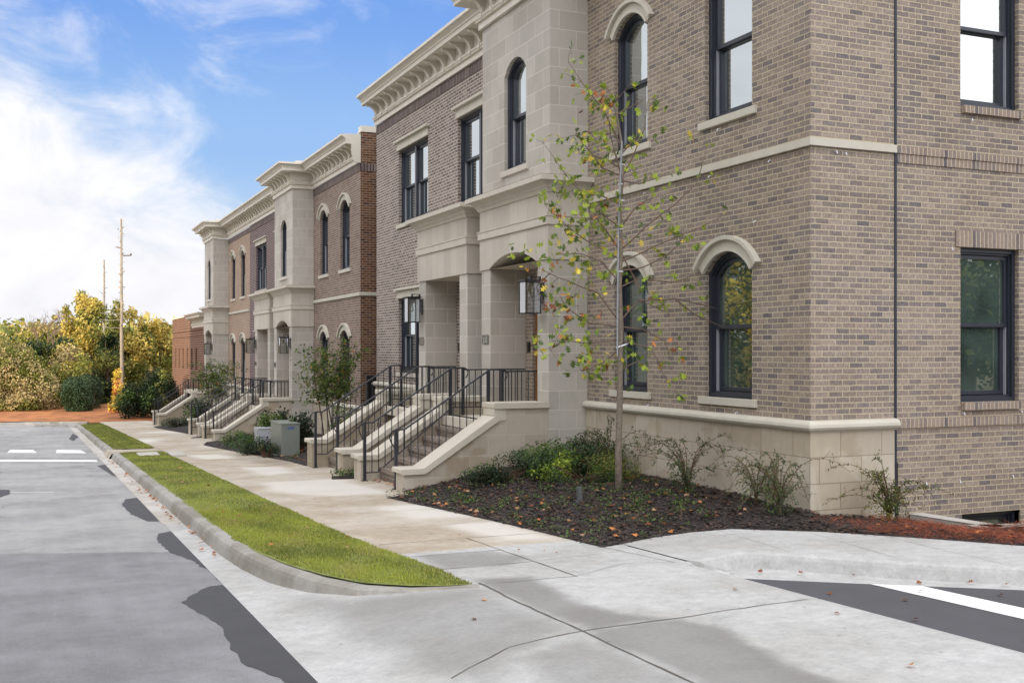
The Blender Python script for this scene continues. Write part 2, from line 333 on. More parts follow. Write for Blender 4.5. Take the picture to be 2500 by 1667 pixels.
g = N(t, 'ShaderNodeNewGeometry'); P = g.outputs['Position']; b2 = noise_n(t, 240., 2., .7, vec=P); a = noise_n(t, 3., 5., .6, vec=P)
k = mth(t, 'ADD', mapr(t, b2.outputs[0], .25, .75, .8, 1.2, False), mapr(t, a.outputs[0], .3, .7, -.1, .1, False))
s = N(t, 'ShaderNodeVectorMath', operation='SCALE'); s.inputs[0].default_value = lin(60, 60, 62); t.links.new(k, s.inputs['Scale'])
t.links.new(s.outputs[0], p.inputs['Base Color']); p.inputs['Roughness'].default_value = .7; bump(t, p, b2.outputs[0], .5, .005); PATCH = m
m, t, p = mat('new_asphalt')
g = N(t, 'ShaderNodeNewGeometry'); P = g.outputs['Position']; b2 = noise_n(t, 260., 2., .7, vec=P); a = noise_n(t, 2., 5., .6, vec=P)
k = mth(t, 'ADD', mapr(t, b2.outputs[0], .25, .75, .75, 1.25, False), mapr(t, a.outputs[0], .3, .7, -.08, .08, False))
s = N(t, 'ShaderNodeVectorMath', operation='SCALE'); s.inputs[0].default_value = lin(76, 76, 80); t.links.new(k, s.inputs['Scale'])
t.links.new(s.outputs[0], p.inputs['Base Color']); p.inputs['Roughness'].default_value = .8; bump(t, p, b2.outputs[0], .5, .004); ASPN = m
PAINT = simple('road_paint', lin(232, 232, 230), .7, .06, 20.)
JOINT = simple('concrete_joint', lin(96, 92, 84), .9, .2, 20.)
SOIL = simple('mulch_soil', lin(42, 35, 32), .95, .35, 18., bmp=.8)
SOILR = simple('pine_straw_bed', lin(112, 62, 42), .95, .35, 12., bmp=.8)
SOILO = simple('orange_straw_bank', lin(150, 96, 56), .95, .45, 1.2, bmp=.9)
TERR = simple('terrain_earth', lin(112, 100, 66), .95, .25, .5)
TURF = simple('turf_base', lin(112, 120, 56), .95, .25, 5., bmp=.6)
G1 = leafmat('grass_blade', lin(158, 166, 66), .28, .25); G2 = leafmat('grass_blade_dark', lin(112, 122, 56), .3, .35)

L_GDRY = leafmat('dry_grass_blade', lin(168, 156, 96), .25, .25)
# ------------------------------------------------------------------ mesh helpers
class MB:
    def __init__(s): s.v = []; s.f = []; s.m = []
    def quad(s, a, b, c, d, m=0):
        n = len(s.v); s.v += [tuple(a), tuple(b), tuple(c), tuple(d)]; s.f.append((n, n + 1, n + 2, n + 3)); s.m.append(m)
    def poly(s, pts, m=0):
        n = len(s.v); s.v += [tuple(p) for p in pts]; s.f.append(tuple(range(n, n + len(pts)))); s.m.append(m)
    def box(s, x0, x1, y0, y1, z0, z1, m=0):
        n = len(s.v)
        s.v += [(x0, y0, z0), (x1, y0, z0), (x1, y1, z0), (x0, y1, z0), (x0, y0, z1), (x1, y0, z1), (x1, y1, z1), (x0, y1, z1)]
        for f in ((0, 3, 2, 1), (4, 5, 6, 7), (0, 1, 5, 4), (1, 2, 6, 5), (2, 3, 7, 6), (3, 0, 4, 7)): s.f.append(tuple(n + i for i in f)); s.m.append(m)
    def prism(s, poly, fn, d0, d1, m=0):
        """poly: 2-D outline; fn(a,b,d) -> point; extruded between d0 and d1"""
        n = len(s.v); k = len(poly)
        s.v += [tuple(fn(a, b, d0)) for a, b in poly] + [tuple(fn(a, b, d1)) for a, b in poly]
        s.f.append(tuple(n + i for i in range(k))); s.m.append(m)
        s.f.append(tuple(n + k + k - 1 - i for i in range(k))); s.m.append(m)
        for i in range(k):
            j = (i + 1) % k; s.f.append((n + i, n + j, n + k + j, n + k + i)); s.m.append(m)
    def tube(s, pts, r, sides=6, m=0, cap=True):
        pts = [Vector(p) for p in pts]; rs = r if isinstance(r, (list, tuple)) else [r] * len(pts)
        n0 = len(s.v); up = Vector((.13, .21, .97)); k = len(pts)
        for i, p_ in enumerate(pts):
            d = (pts[min(i + 1, k - 1)] - pts[max(i - 1, 0)])
            d = d.normalized() if d.length > 1e-9 else Vector((0, 0, 1))
            x = d.cross(up); x = x.normalized() if x.length > 1e-4 else Vector((1, 0, 0)); y = d.cross(x)
            for j in range(sides):
                a = 2 * pi * (j + .5) / sides; s.v.append(tuple(p_ + (x * cos(a) + y * sin(a)) * rs[i]))
        for i in range(k - 1):
            for j in range(sides):
                a = n0 + i * sides + j; b_ = n0 + i * sides + (j + 1) % sides
                s.f.append((a, b_, b_ + sides, a + sides)); s.m.append(m)
        if cap:
            s.f.append(tuple(n0 + j for j in range(sides))[::-1]); s.m.append(m)
            s.f.append(tuple(n0 + (k - 1) * sides + j for j in range(sides))); s.m.append(m)
    def leaf(s, p, n, u, L, W, m=0):
        """pointed leaf: 4 corners, n normal, u along"""
        v = n.cross(u)
        k = len(s.v)
        s.v += [tuple(p), tuple(p + u * L * .5 + v * W * .5), tuple(p + u * L), tuple(p + u * L * .5 - v * W * .5)]
        s.f.append((k, k + 1, k + 2, k + 3)); s.m.append(m)
    def build(s, name, mats, parent=None, smooth=False, bevel=0., loc=None):
        me = bpy.data.meshes.new(name)
        me.from_pydata(s.v, [], s.f)
        if not isinstance(mats, (list, tuple)): mats = [mats]
        for q in mats: me.materials.append(q)
        if len(mats) > 1: me.polygons.foreach_set('material_index', s.m)
        if smooth: me.polygons.foreach_set('use_smooth', [True] * len(me.polygons))
        me.update()
        o = bpy.data.objects.new(name, me); C.objects.link(o)
        if loc is not None:
            me.transform(Matrix.Translation(-Vector(loc))); o.location = loc
        if parent is not None:
            o.parent = parent
            o.matrix_parent_inverse = Matrix.Translation(-Vector(parent_world(parent)))
        if bevel:
            b_ = o.modifiers.new('bevel', 'BEVEL'); b_.width = bevel; b_.segments = 2; b_.limit_method = 'ANGLE'
        return o
def parent_world(o):
    p_ = Vector(o.location)
    q = o.parent
    if q is not None: return p_ if o.type != 'EMPTY' else p_
    return p_
def norm_fix(o):
    bm = bmesh.new(); bm.from_mesh(o.data); bmesh.ops.remove_doubles(bm, verts=bm.verts, dist=1e-5); bmesh.ops.recalc_face_normals(bm, faces=bm.faces); bm.to_mesh(o.data); bm.free()
def empty(name, loc, label, cat, group=None):
    o = bpy.data.objects.new(name, None); C.objects.link(o); o.location = loc; o['label'] = label; o['category'] = cat
    if group: o['group'] = group
    return o
def tag(o, label, cat, group=None, kind=None):
    if label: o['label'] = label
    if cat: o['category'] = cat
    if group: o['group'] = group
    if kind: o['kind'] = kind
    return o
def struct(o): o['kind'] = 'structure'; return o

class Fr:
    """wall frame: a runs along the wall, o is outward distance"""
    def __init__(s, axis, pos): s.axis = axis; s.pos = pos
    def __call__(s, a, z, o): return (s.pos - o, a, z) if s.axis == 'X' else (a, s.pos - o, z)
def arc_top(a, op, w=0.):
    a0, a1, zb, zs, rise = op
    if rise <= 0: return zs - w
    h = (a1 - a0) / 2; Rr = (h * h + rise * rise) / (2 * rise); cz = zs + rise - Rr; cx = (a0 + a1) / 2
    r = Rr - w; q = r * r - (a - cx) ** 2
    return cz + sqrt(max(q, 0))
def outline(op, w=0., n=12):
    a0, a1, zb, zs, rise = op
    A0, A1 = a0 + w, a1 - w
    pts = [(A0, zb + w), (A1, zb + w)]
    k = n if rise > 0 else 1
    for i in range(k + 1):
        a = A1 + (A0 - A1) * i / k; pts.append((a, arc_top(a, op, w)))
    return pts
def ring(mb, F, o1, o2, d0, d1, m=0):
    """frame between outline o1 (outer) and o2 (inner), from depth d0 to d1 (d1 = front)"""
    k = len(o1)
    for i in range(k):
        j = (i + 1) % k
        A, B, c, d = o1[i], o1[j], o2[j], o2[i]
        mb.quad(F(*A, d1), F(*B, d1), F(*c, d1), F(*d, d1), m)
        mb.quad(F(*d, d1), F(*c, d1), F(*c, d0), F(*d, d0), m)
        mb.quad(F(*B, d1), F(*A, d1), F(*A, d0), F(*B, d0), m)
def wall_panel(mb, F, a0, a1, z0, z1, ops, reveal, o=0., m=0, mr=None):
    brk = {a0, a1}
    for op in ops:
        n = 10 if op[4] > 0 else 1
        for i in range(n + 1): brk.add(op[0] + (op[1] - op[0]) * i / n)
    brk = sorted(x for x in brk if a0 - 1e-9 <= x <= a1 + 1e-9)
    for p_, q in zip(brk, brk[1:]):
        if q - p_ < 1e-6: continue
        mid = (p_ + q) / 2
        cov = sorted([op for op in ops if op[0] < mid < op[1]], key=lambda t_: t_[2])
        lo = (z0, z0)
        for op in cov:
            if op[2] > lo[0] + 1e-6: mb.quad(F(p_, lo[0], o), F(q, lo[1], o), F(q, op[2], o), F(p_, op[2], o), m)
            lo = (arc_top(p_, op), arc_top(q, op))
        mb.quad(F(p_, lo[0], o), F(q, lo[1], o), F(q, z1, o), F(p_, z1, o), m)
    mr = m if mr is None else mr
    for op in ops:
        ol = outline(op, 0., 10)
        for i in range(len(ol)):
            A, B = ol[i], ol[(i + 1) % len(ol)]
            mb.quad(F(*A, o), F(*B, o), F(*B, o - reveal), F(*A, o - reveal), mr)
def sweep(mb, path, prof, m=0, close=True):
    """path: plan points, outward on the left of travel; prof: (out, z) list"""
    P_ = [Vector(p_) for p_ in path]; n = len(P_); rows = []
    for i in range(n):
        d1 = (P_[i] - P_[i - 1]).normalized() if i > 0 else None
        d2 = (P_[i + 1] - P_[i]).normalized() if i < n - 1 else None
        n1 = Vector((-d1.y, d1.x)) if d1 else None; n2 = Vector((-d2.y, d2.x)) if d2 else None
        if n1 is None: mv = n2
        elif n2 is None: mv = n1
        else:
            mv = n1 + n2; mv = mv / (mv.dot(n1)) if mv.length > 1e-6 else n1
        rows.append([(P_[i].x + mv.x * o, P_[i].y + mv.y * o, z_) for o, z_ in prof])
    for i in range(n - 1):
        for j in range(len(prof) - 1):
            mb.quad(rows[i][j], rows[i + 1][j], rows[i + 1][j + 1], rows[i][j + 1], m)
    if close:
        mb.poly(rows[0], m); mb.poly(rows[-1][::-1], m)

def g_(y): return -1.59 - .0361 * y

# ------------------------------------------------------------------ windows
def window(root, F, op, twin=False, sill=True, hood=None, green=False, reveal=.065, dark_sill=None, frame_mat=None):
    """frame set back in the opening; double-hung sashes"""
    a0, a1, zb, zs, rise = op
    d0 = -reveal
    mb = MB(); ring(mb, F, outline(op), outline(op, .05), d0 - .13, d0)
    ring(mb, F, outline(op, .05), outline(op, .075), d0 - .13, d0 - .035)
    if twin:
        c0 = (a0 + a1) / 2
        A = F(c0 - .05, zb + .05, d0 - .004); B = F(c0 + .05, zs - .05, d0 - .12)
        mb.box(min(A[0], B[0]), max(A[0], B[0]), min(A[1], B[1]), max(A[1], B[1]), A[2], B[2])
    fr = mb.build('window', frame_mat or FRM, root)
    halves = [(a0, a1)] if not twin else [(a0, (a0 + a1) / 2 + .03), ((a0 + a1) / 2 - .03, a1)]
    G = GLASSG if green else GLASS
    for (h0, h1) in halves:
        zm = zb + (zs + rise * .8 - zb) * .5
        up = (h0 + .075, h1 - .075, zm - .02, zs - (.085 if rise == 0 else .0), rise)
        lo = (h0 + .085, h1 - .085, zb + .085, zm + .02, 0)
        if rise > 0:
            big = (h0, h1, zb, zs, rise)
            oo = [(h0 + .08, zm - .02), (h1 - .08, zm - .02)] + outline(big, .08)[2:]
            oi = [(h0 + .125, zm + .03), (h1 - .125, zm + .03)] + outline(big, .125)[2:]
        else:
            oo = outline(up); oi = outline(up, .045)
        mb = MB(); ring(mb, F, oo, oi, d0 - .12, d0 - .065); s1 = mb.build('upper_sash', FRM, root); s1.parent = fr; s1.matrix_parent_inverse = Matrix.Identity(4); fixp(s1, fr)
        mb = MB(); mb.poly([F(*q, d0 - .095) for q in oi]); g1 = mb.build('pane', G, root); fixp(g1, fr)
        ol = outline(lo); il = outline(lo, .05)
        mb = MB(); ring(mb, F, ol, il, d0 - .17, d0 - .11); s2 = mb.build('lower_sash', FRM, root); fixp(s2, fr)
        mb = MB(); mb.poly([F(*q, d0 - .145) for q in il]); g2 = mb.build('pane', G, root); fixp(g2, fr)
        # pale jamb track beside the lower sash
        mb = MB()
        A = F(h1 - .087, zb + .07, d0 - .07); B = F(h1 - .0752, zm - .02, d0 - .11)
        mb.box(min(A[0], B[0]), max(A[0], B[0]), min(A[1], B[1]), max(A[1], B[1]), A[2], B[2])
        tk = mb.build('sash_track', FRL, root); fixp(tk, fr)
    if sill:
        mb = MB(); A = F(a0 - .11, zb - .10, -reveal - .02); B = F(a1 + .11, zb, .045)
        mb.box(min(A[0], B[0]), max(A[0], B[0]), min(A[1], B[1]), max(A[1], B[1]), zb - .10, zb)
        s = mb.build('sill', dark_sill or TRIM, root, bevel=.006); fixp(s, fr)
    if hood == 'arch':
        mb = MB(); h = (a1 - a0) / 2; Rr = (h * h + rise * rise) / (2 * rise); cz = zs + rise - Rr; cx = (a0 + a1) / 2
        def band(r0, r1, o0, o1, ext):
            th = math.asin(min(1, h / Rr)) + ext; n = 16; pr = None
            for i in range(n + 1):
                a = -th + 2 * th * i / n
                q = [F(cx + r * sin(a), cz + r * cos(a), o_) for r, o_ in ((r0, o0), (r1, o0), (r1, o1), (r0, o1))]
                if pr:
                    for k in range(4): mb.quad(pr[k], pr[(k + 1) % 4], q[(k + 1) % 4], q[k])
                if i in (0, n): mb.poly(q)
                pr = q
        band(Rr, Rr + .045, -.03, .045, .0); band(Rr + .045, Rr + .15, -.02, .028, .0); band(Rr + .15, Rr + .205, -.02, .085, .05)
        s = mb.build('arch_hood', TRIM, root, bevel=.004); norm_fix(s); fixp(s, fr)
    elif hood == 'flat':
        mb = MB()
        for (e, z0, z1, o1) in ((.06, zs, zs + .05, .05), (.06, zs + .05, zs + .19, .035), (.13, zs + .19, zs + .235, .11), (.10, zs + .235, zs + .255, .08)):
            A = F(a0 - e, z0, -.02); B = F(a1 + e, z1, o1)
            mb.box(min(A[0], B[0]), max(A[0], B[0]), min(A[1], B[1]), max(A[1], B[1]), z0, z1)
        s = mb.build('lintel', TRIM, root, bevel=.004); fixp(s, fr)
    return fr
def fixp(ch, par):
    """parent ch (already placed in world coordinates) to par, keeping its place"""
    root = par
    t_ = Vector((0, 0, 0)); q = par
    while q is not None:
        t_ += Vector(q.location) if q.type == 'EMPTY' else Vector((0, 0, 0)); q = q.parent
    # par is a mesh whose world placement is identity
    ch.parent = par; ch.matrix_parent_inverse = Matrix.Identity(4)

ROWB = [(.02, 5.93), (.06, 5.93), (.06, 6.06), (.11, 6.06), (.11, 6.075), (.09, 6.09), (.12, 6.12), (.12, 6.15), (.07, 6.17), (.05, 6.19), (.05, 6.44), (.42, 6.44), (.42, 6.535), (.44, 6.535), (.45, 6.57), (.50, 6.61), (.56, 6.63), (.56, 6.69), (.02, 6.72)]
def bracket_mesh():
    mb = MB()
    prof = [(.05, 6.17), (.09, 6.17), (.11, 6.20), (.125, 6.24), (.15, 6.29), (.19, 6.34), (.24, 6.375), (.30, 6.395), (.315, 6.375), (.34, 6.385), (.345, 6.41), (.37, 6.41), (.37, 6.439), (.05, 6.439)]
    mb.prism(prof, lambda a, b_, d: (-a, d, b_), -.055, .055)
    prof2 = [(.05, 6.085), (.128, 6.085), (.135, 6.165), (.05, 6.168)]
    mb.prism(prof2, lambda a, b_, d: (-a, d, b_), -.05, .05)
    me = bpy.data.meshes.new('bracket'); me.from_pydata(mb.v, [], mb.f); me.materials.append(CORN); return me
BRK = bracket_mesh()
def add_brackets(root, x, y0, y1, dz, cornice, n=None):
    k = n or max(1, round((y1 - y0) / .49))
    for i in range(k):
        o = bpy.data.objects.new('bracket', BRK); C.objects.link(o); o.location = (x, y0 + (y1 - y0) * (i + .5) / k, dz)
        o.parent = cornice; o.matrix_parent_inverse = Matrix.Identity(4)
def shift(prof, dz): return [(a, b_ + dz) for a, b_ in prof]
XF = 8.27
LEDGE = [(0, 2.55), (.022, 2.55), (.035, 2.58), (.05, 2.60), (.05, 2.615), (.07, 2.62), (.085, 2.66), (.13, 2.70), (.19, 2.715), (.215, 2.715), (.215, 2.79), (.20, 2.80), (0, 2.81)]
BAND = [(0, 2.03), (.032, 2.03), (.032, 2.15), (.045, 2.16), (.045, 2.18), (0, 2.19)]

def lower_portico(root, y0, y1, dz, gz, arched, flank):
    """stone porch: two piers, frieze with band and moulded ledge"""
    X0 = 7.56; P1 = (y0, y0 + .43); P2 = (y1 - .43, y1)
    F = Fr('X', X0)
    mb = MB()
    for a, b_ in (P1, P2): mb.box(X0, XF - .002, a, b_, gz - .4, 1.47 + dz)
    o = mb.build('pier', LS, root, bevel=.006)
    F2 = Fr('X', X0 - .025)
    mb = MB(); op = (P1[1] - .001, P2[0] + .001, 1.40 + dz, 1.4701 + dz, .22 if arched else 0)
    z0 = 1.47 + dz
    ops = [(P1[1], P2[0], z0 - .2, z0 + .0005, .22)] if arched else []
    wall_panel(mb, F2, y0 - .025, y1 + .025, z0, 2.58 + dz, [(P1[1], P2[0], z0 - .0, z0 + .0005, .22)] if arched else [], XF - X0, 0.)
    # sides, top, soffit
    for yy in (y0 - .025, y1 + .025): mb.quad((X0 - .025, yy, z0), (XF, yy, z0), (XF, yy, 2.58 + dz), (X0 - .025, yy, 2.58 + dz))
    mb.quad((X0 - .025, y0 - .025, 2.58 + dz), (XF, y0 - .025, 2.58 + dz), (XF, y1 + .025, 2.58 + dz), (X0 - .025, y1 + .025, 2.58 + dz))
    if not arched: mb.quad((X0 - .025, y0, z0), (XF, y0, z0), (XF, y1, z0), (X0 - .025, y1, z0))
    else:
        for a, b_ in (P1, P2): mb.quad((X0 - .025, a - .025, z0), (XF, a - .025, z0), (XF, b_, z0), (X0 - .025, b_, z0))
    o2 = mb.build('frieze', LSP, root)
    mb = MB(); path = [(XF, y0 - .025), (X0 - .025, y0 - .025), (X0 - .025, y1 + .025), (XF, y1 + .025)]
    sweep(mb, path, shift(BAND, dz)); o3 = mb.build('string_band', CAST, root); norm_fix(o3)
    mb = MB(); sweep(mb, path, shift(LEDGE, dz)); mb.poly([(XF, y0 - .23, 2.805 + dz), (X0 - .23, y0 - .23, 2.805 + dz), (X0 - .23, y1 + .23, 2.805 + dz), (XF, y1 + .23, 2.805 + dz)])
    o4 = mb.build('ledge', CAST, root); norm_fix(o4)

def facade_unit(root, Y0, dz, gz, brA, brC, lenC=9.2, belt=2.48, capz=-.83, parts='ABC', flip=None, glassA=False):
    t_ = Y0 - 10.25
    F = Fr('X', XF)
    yA0, yA1 = Y0, Y0 + 5.61; yB1 = yA1 + 2.89; yC1 = yB1 + lenC
    zt = 5.94 + dz
    w1 = (13.96 + t_, 14.96 + t_); w2 = (11.39 + t_, 12.45 + t_)
    ops = []
    for w_ in (w1, w2): ops += [(w_[0], w_[1], -.62 + dz, 1.02 + dz, .27), (w_[0], w_[1], 3.07 + dz, 4.83 + dz, .27)]
    mb = MB(); wall_panel(mb, F, yA0, yA1, capz + dz, zt, ops, .17)
    mb.build('brick_wall', brA, root)
    # the stretch inside the porch
    dr = (16.6 + t_, 18.03 + t_, -1.16 + dz, 1.22 + dz, 0)
    mb = MB(); wall_panel(mb, F, yA1 + .43, yB1 - .43, -1.3 + dz, 1.75 + dz, [dr], .12); mb.build('porch_wall', brA, root)
    for i, op in enumerate(ops): window(root, F, op, hood='arch', green=(i % 2 == 0 and glassA))
    # soldier course under the cornice
    def soldier(a, b_, mt):
        m_ = MB(); m_.box(XF - .012, XF + .01, a, b_, zt - .235, zt - .03); m_.build('soldier_course', mt, root)
    soldier(yA0, yA1, SOLD)
    # base
    mb = MB(); mb.box(XF - .03, XF + .05, yA0 + (.051 if Y0 < 20 else (.101 if Y0 < 40 else 0)), yA1, gz - .5, capz - .1 + dz); mb.build('stone_base', LSB, root)
    # bay, upper storey
    Fb = Fr('X', 7.58); bw = (16.79 + t_, 17.72 + t_, 3.15 + dz, 4.80 + dz, .26)
    mb = MB(); wall_panel(mb, Fb, yA1, yB1, 2.6 + dz, zt, [bw], .17)
    for yy in (yA1, yB1): mb.quad((7.58, yy, 2.6 + dz), (XF, yy, 2.6 + dz), (XF, yy, zt), (7.58, yy, zt))
    mb.build('bay_wall', LS, root)
    window(root, Fb, bw, hood=None, sill=True, dark_sill=CAST)
    # flat stone arch stones over the bay window
    lower_portico(root, yA1, yB1, dz, gz, True, None)
    def door(d):
        a0, a1, zb, zs, r_ = d
        m_ = MB(); ring(m_, F, outline(d), outline(d, .09), -.14, -.06); m_.box(XF + .10, XF + .14, a0 + .09, a1 - .09, zb, zs - .09)
        for k in range(2):
            for q in range(3):
                aa = a0 + .17 + k * .57; z0 = zb + .2 + q * .68
                m_.box(XF + .088, XF + .10, aa, aa + .42, z0, z0 + .5)
        dd = m_.build('door', WOOD, root)
        m_ = MB(); m_.tube([(XF + .05, a1 - .17, zb + .9), (XF + .05, a1 - .17, zb + 1.25)], .012); m_.tube([(XF + .05, a1 - .17, zb + .92), (XF + .1, a1 - .17, zb + .92)], .01); m_.tube([(XF + .05, a1 - .17, zb + 1.23), (XF + .1, a1 - .17, zb + 1.23)], .01)
        h_ = m_.build('handle', IRON, root); fixp(h_, dd)
    def bell(y, z_):
        m_ = MB(); m_.box(XF - .035, XF - .001, y - .045, y + .045, z_, z_ + .18); m_.box(XF - .042, XF - .035, y - .02, y + .02, z_ + .05, z_ + .09); m_.build('doorbell', RUBB, root, bevel=.004)
    door(dr); bell(18.16 + t_, -.03 + dz)
    mb = MB(); mb.box(6.62, XF + .12, yA1 + .43, yB1 - .43, -1.32 + dz, -1.16 + dz); mb.build('porch_floor', CAPM, root)
    if 'C' in parts:
        WA = (23.81 + t_, 26.02 + t_); WB = (19.65 + t_, 21.86 + t_)
        opsC = [(WA[0], WA[1], 3.12 + dz, 4.95 + dz, 0), (WA[0], WA[1], -.55 + dz, 1.28 + dz, 0), (WB[0], WB[1], 3.12 + dz, 4.95 + dz, 0), (20.2 + t_, 21.56 + t_, -1.16 + dz, 1.22 + dz, 0)]
        mb = MB(); wall_panel(mb, F, yB1, yC1, -1.3 + dz, zt, opsC, .17); mb.build('brick_wall', brC, root)
        for op in opsC[:3]: window(root, F, op, twin=True, hood='flat')
        door(opsC[3]); bell(21.75 + t_, -.03 + dz)
        lower_portico(root, 19.47 + t_, 22.36 + t_, dz, gz, False, None)
        soldier(yB1, yC1, SOLD)
        mb = MB(); mb.box(XF - .03, XF + .05, yB1, yC1, gz - .7, capz - .1 + dz); mb.build('stone_base', LSB, root)
        mb = MB(); mb.box(6.62, XF + .12, 19.9 + t_, 21.93 + t_, -1.32 + dz, -1.16 + dz); mb.build('porch_floor', CAPM, root)
    return yA0, yA1, yB1, yC1
CAPP = [(.03, -.955), (.045, -.955), (.05, -.945), (.085, -.93), (.105, -.90), (.10, -.865), (.08, -.84), (.05, -.826), (0, -.82)]
BELT = [(0, 2.385), (.045, 2.385), (.045, 2.478), (0, 2.487)]

# ================================================================== near townhouse
root1 = empty('brick_townhouse', (XF, 10.25, -1.96), 'nearest townhouse block of taupe brick with limestone bay, arched windows and cream bracketed cornice', 'townhouse', 'brick townhouse blocks along the street')
yA0, yA1, yB1, yC1 = facade_unit(root1, 10.25, 0., -2.2, B1, B1G, 9.21, glassA=True)
plan = [(16.5, 10.25), (XF, 10.25), (XF, yA1), (7.58, yA1), (7.58, yB1), (XF, yB1), (XF, yC1)]
mb = MB(); sweep(mb, plan, ROWB); co = mb.build('cornice', CORN, root1); norm_fix(co)
add_brackets(root1, XF, yA0 + .1, yA1 - .4, 0, co); add_brackets(root1, 7.58, yA1 - .05, yB1 + .05, 0, co, 6); add_brackets(root1, XF, yB1 + .3, yC1, 0, co, 17)
mb = MB(); mb.box(XF + .1, 16.5, 10.35, yC1, 6.6, 6.95); mb.build('parapet', CORN, root1)
mb = MB(); sweep(mb, [(9.53, 10.25), (XF, 10.25), (XF, yA1)], BELT); mb.build('belt_course', TRIM, root1)
for pth in ([(9.53, 10.25), (XF, 10.25), (XF, yA1)], [(XF, 22.4), (XF, yC1), (9.5, yC1)]):
    mb = MB(); sweep(mb, pth, CAPP); o = mb.build('base_moulding', TRIM, root1, smooth=False); norm_fix(o)
# side wall
FY = Fr('Y', 10.25)
mb = MB(); wall_panel(mb, FY, XF, 9.53, -.83, 5.94, [], .1); mb.build('brick_wall', B1, root1)
mb = MB(); mb.box(XF - .03, 9.50, 10.22, 10.30, -2.9, -.93); mb.build('stone_base', LSB, root1)
sw = (10.59, 11.59)
sops = [(sw[0], sw[1], -.65, 1.29, 0), (sw[0], sw[1], 3.06, 5.10, 0), (sw[0], sw[1], -3.0, -2.045, 0), (13.4, 14.4, -.65, 1.29, 0), (13.4, 14.4, 3.06, 5.1, 0)]
mb = MB(); wall_panel(mb, FY, 9.55, 16.5, -3.1, 5.94, sops, .15); mb.build('brick_wall', B1, root1)
for i, op in enumerate(sops):
    window(root1, FY, op, sill=False, hood=None, green=(i in (0, 2, 3)))
def ybox(nm, mt, x0, x1, z0, z1, o, par=root1, o0=-.01):
    m_ = MB(); m_.box(x0, x1, 10.25 - o, 10.25 - o0, z0, z1); return m_.build(nm, mt, par)
for x0, x1 in (sw, (13.4, 14.4)):
    ybox('brick_lintel', SOL, x0 - .09, x1 + .09, 1.292, 1.495, .022); ybox('brick_sill', SOL, x0 + .01, x1 + .01, -.745, -.652, .06)
    ybox('brick_sill', SOL, x0 + .01, x1 + .01, 2.965, 3.058, .06); ybox('brick_lintel', SOL, x0 - .09, x1 + .09, 5.102, 5.305, .022)
ybox('brick_lintel', SOL, 10.42, 11.76, -2.045, -1.845, .022)
ybox('soldier_course', SOL, 9.56, 16.5, 2.385, 2.475, .03); ybox('soldier_course', SOL, 9.56, 16.5, 2.275, 2.383, .016)
ybox('soldier_course', SOL, 9.56, 16.5, -.945, -.835, .03)
mb = MB(); mb.box(9.56, 16.5, 10.225, 10.26, -3.1, -1.36); mb2 = MB()
wall_panel(mb2, Fr('Y', 10.225), 9.56, 16.5, -3.1, -1.36, [(10.59, 11.59, -3.0, -2.045, 0)], .1); mb2.quad((9.56, 10.225, -1.36), (16.5, 10.225, -1.36), (16.5, 10.25, -1.36), (9.56, 10.25, -1.36))
mb2.build('brick_plinth', B1, root1)
mb = MB(); mb.box(9.522, 9.552, 10.236, 10.27, -2.5, 5.93); mb.build('expansion_joint', SEAL, root1)
mb = MB(); mb.box(16.5, 16.6, 10.25, 28, -3, 6.8); mb.box(XF + .2, 16.5, yC1 - .05, yC1, -2.9, 6.6); mb.build('rear_wall', B1, root1)
# insect-like weep tubes of the brickwork
mb = MB()
for (fr_, a, z_) in [('X', 11.7, -.80), ('X', 13.9, -.80), ('X', 11.3, 1.62), ('X', 12.9, 1.60), ('X', 11.0, 2.33), ('X', 12.3, 2.33), ('X', 14.0, 2.33), ('X', 12.1, 2.92)]:
    mb.tube([(XF + .02, a, z_), (XF - .03, a, z_), (XF - .045, a, z_ - .025)], .006, 5)
for (x, z_) in [(8.62, 2.34), (8.76, 2.33), (10.42, 1.27), (10.75, 2.9), (10.62, -.78), (11.6, -.77), (10.55, -1.62), (11.45, -1.60), (10.0, -1.62)]:
    mb.tube([(x, 10.27, z_), (x, 10.215, z_), (x, 10.205, z_ - .03)], .007, 5)
mb.build('weep_tube', WHT, root1)

# ================================================================== second block (two units)
DZ2 = -.70
root2 = empty('brick_townhouse', (XF, 29.53, -2.7), 'farther townhouse block with brown, plum and tan brick sections and two limestone bays', 'townhouse', 'brick townhouse blocks along the street')
a0, a1, b1, c1 = facade_unit(root2, 29.53, DZ2, -3.0, B2, B2D, 8.72)
d0, d1, e1, f1 = facade_unit(root2, 46.75, DZ2 - .02, -3.6, B2T, B2D, 3.0, parts='AB')
mb = MB(); mb.box(XF, XF + .1, e1, e1 + 3, -4, 5.24); mb.box(XF, 12, e1 + 2.9, e1 + 3, -4, 5.24); mb.build('end_wall', B2D, root2)
plan2 = [(XF, a0), (XF, a1), (7.58, a1), (7.58, b1), (XF, b1), (XF, d1), (7.58, d1), (7.58, e1), (XF, e1), (XF, e1 + 3)]
mb = MB(); sweep(mb, plan2, shift(ROWB, DZ2)); co = mb.build('cornice', CORN, root2); norm_fix(co)
add_brackets(root2, XF, a0 + .1, a1 - .35, DZ2, co, 11); add_brackets(root2, 7.58, a1 - .05, b1 + .05, DZ2, co, 6); add_brackets(root2, XF, b1 + .35, d1 - .35, DZ2, co, 27); add_brackets(root2, 7.58, d1 - .05, e1 + .05, DZ2, co, 6)
mb = MB(); mb.prism([(8.27, 5.22), (8.10, 5.22), (8.02, 5.45), (8.0, 5.72), (7.86, 5.73), (7.86, 5.86), (7.72, 5.94), (7.72, 5.985), (8.27, 6.02)], lambda a, b_, d: (a, d, b_), a0 - .03, a0 + .03); mb.build('cornice_end_board', CORN, root2)
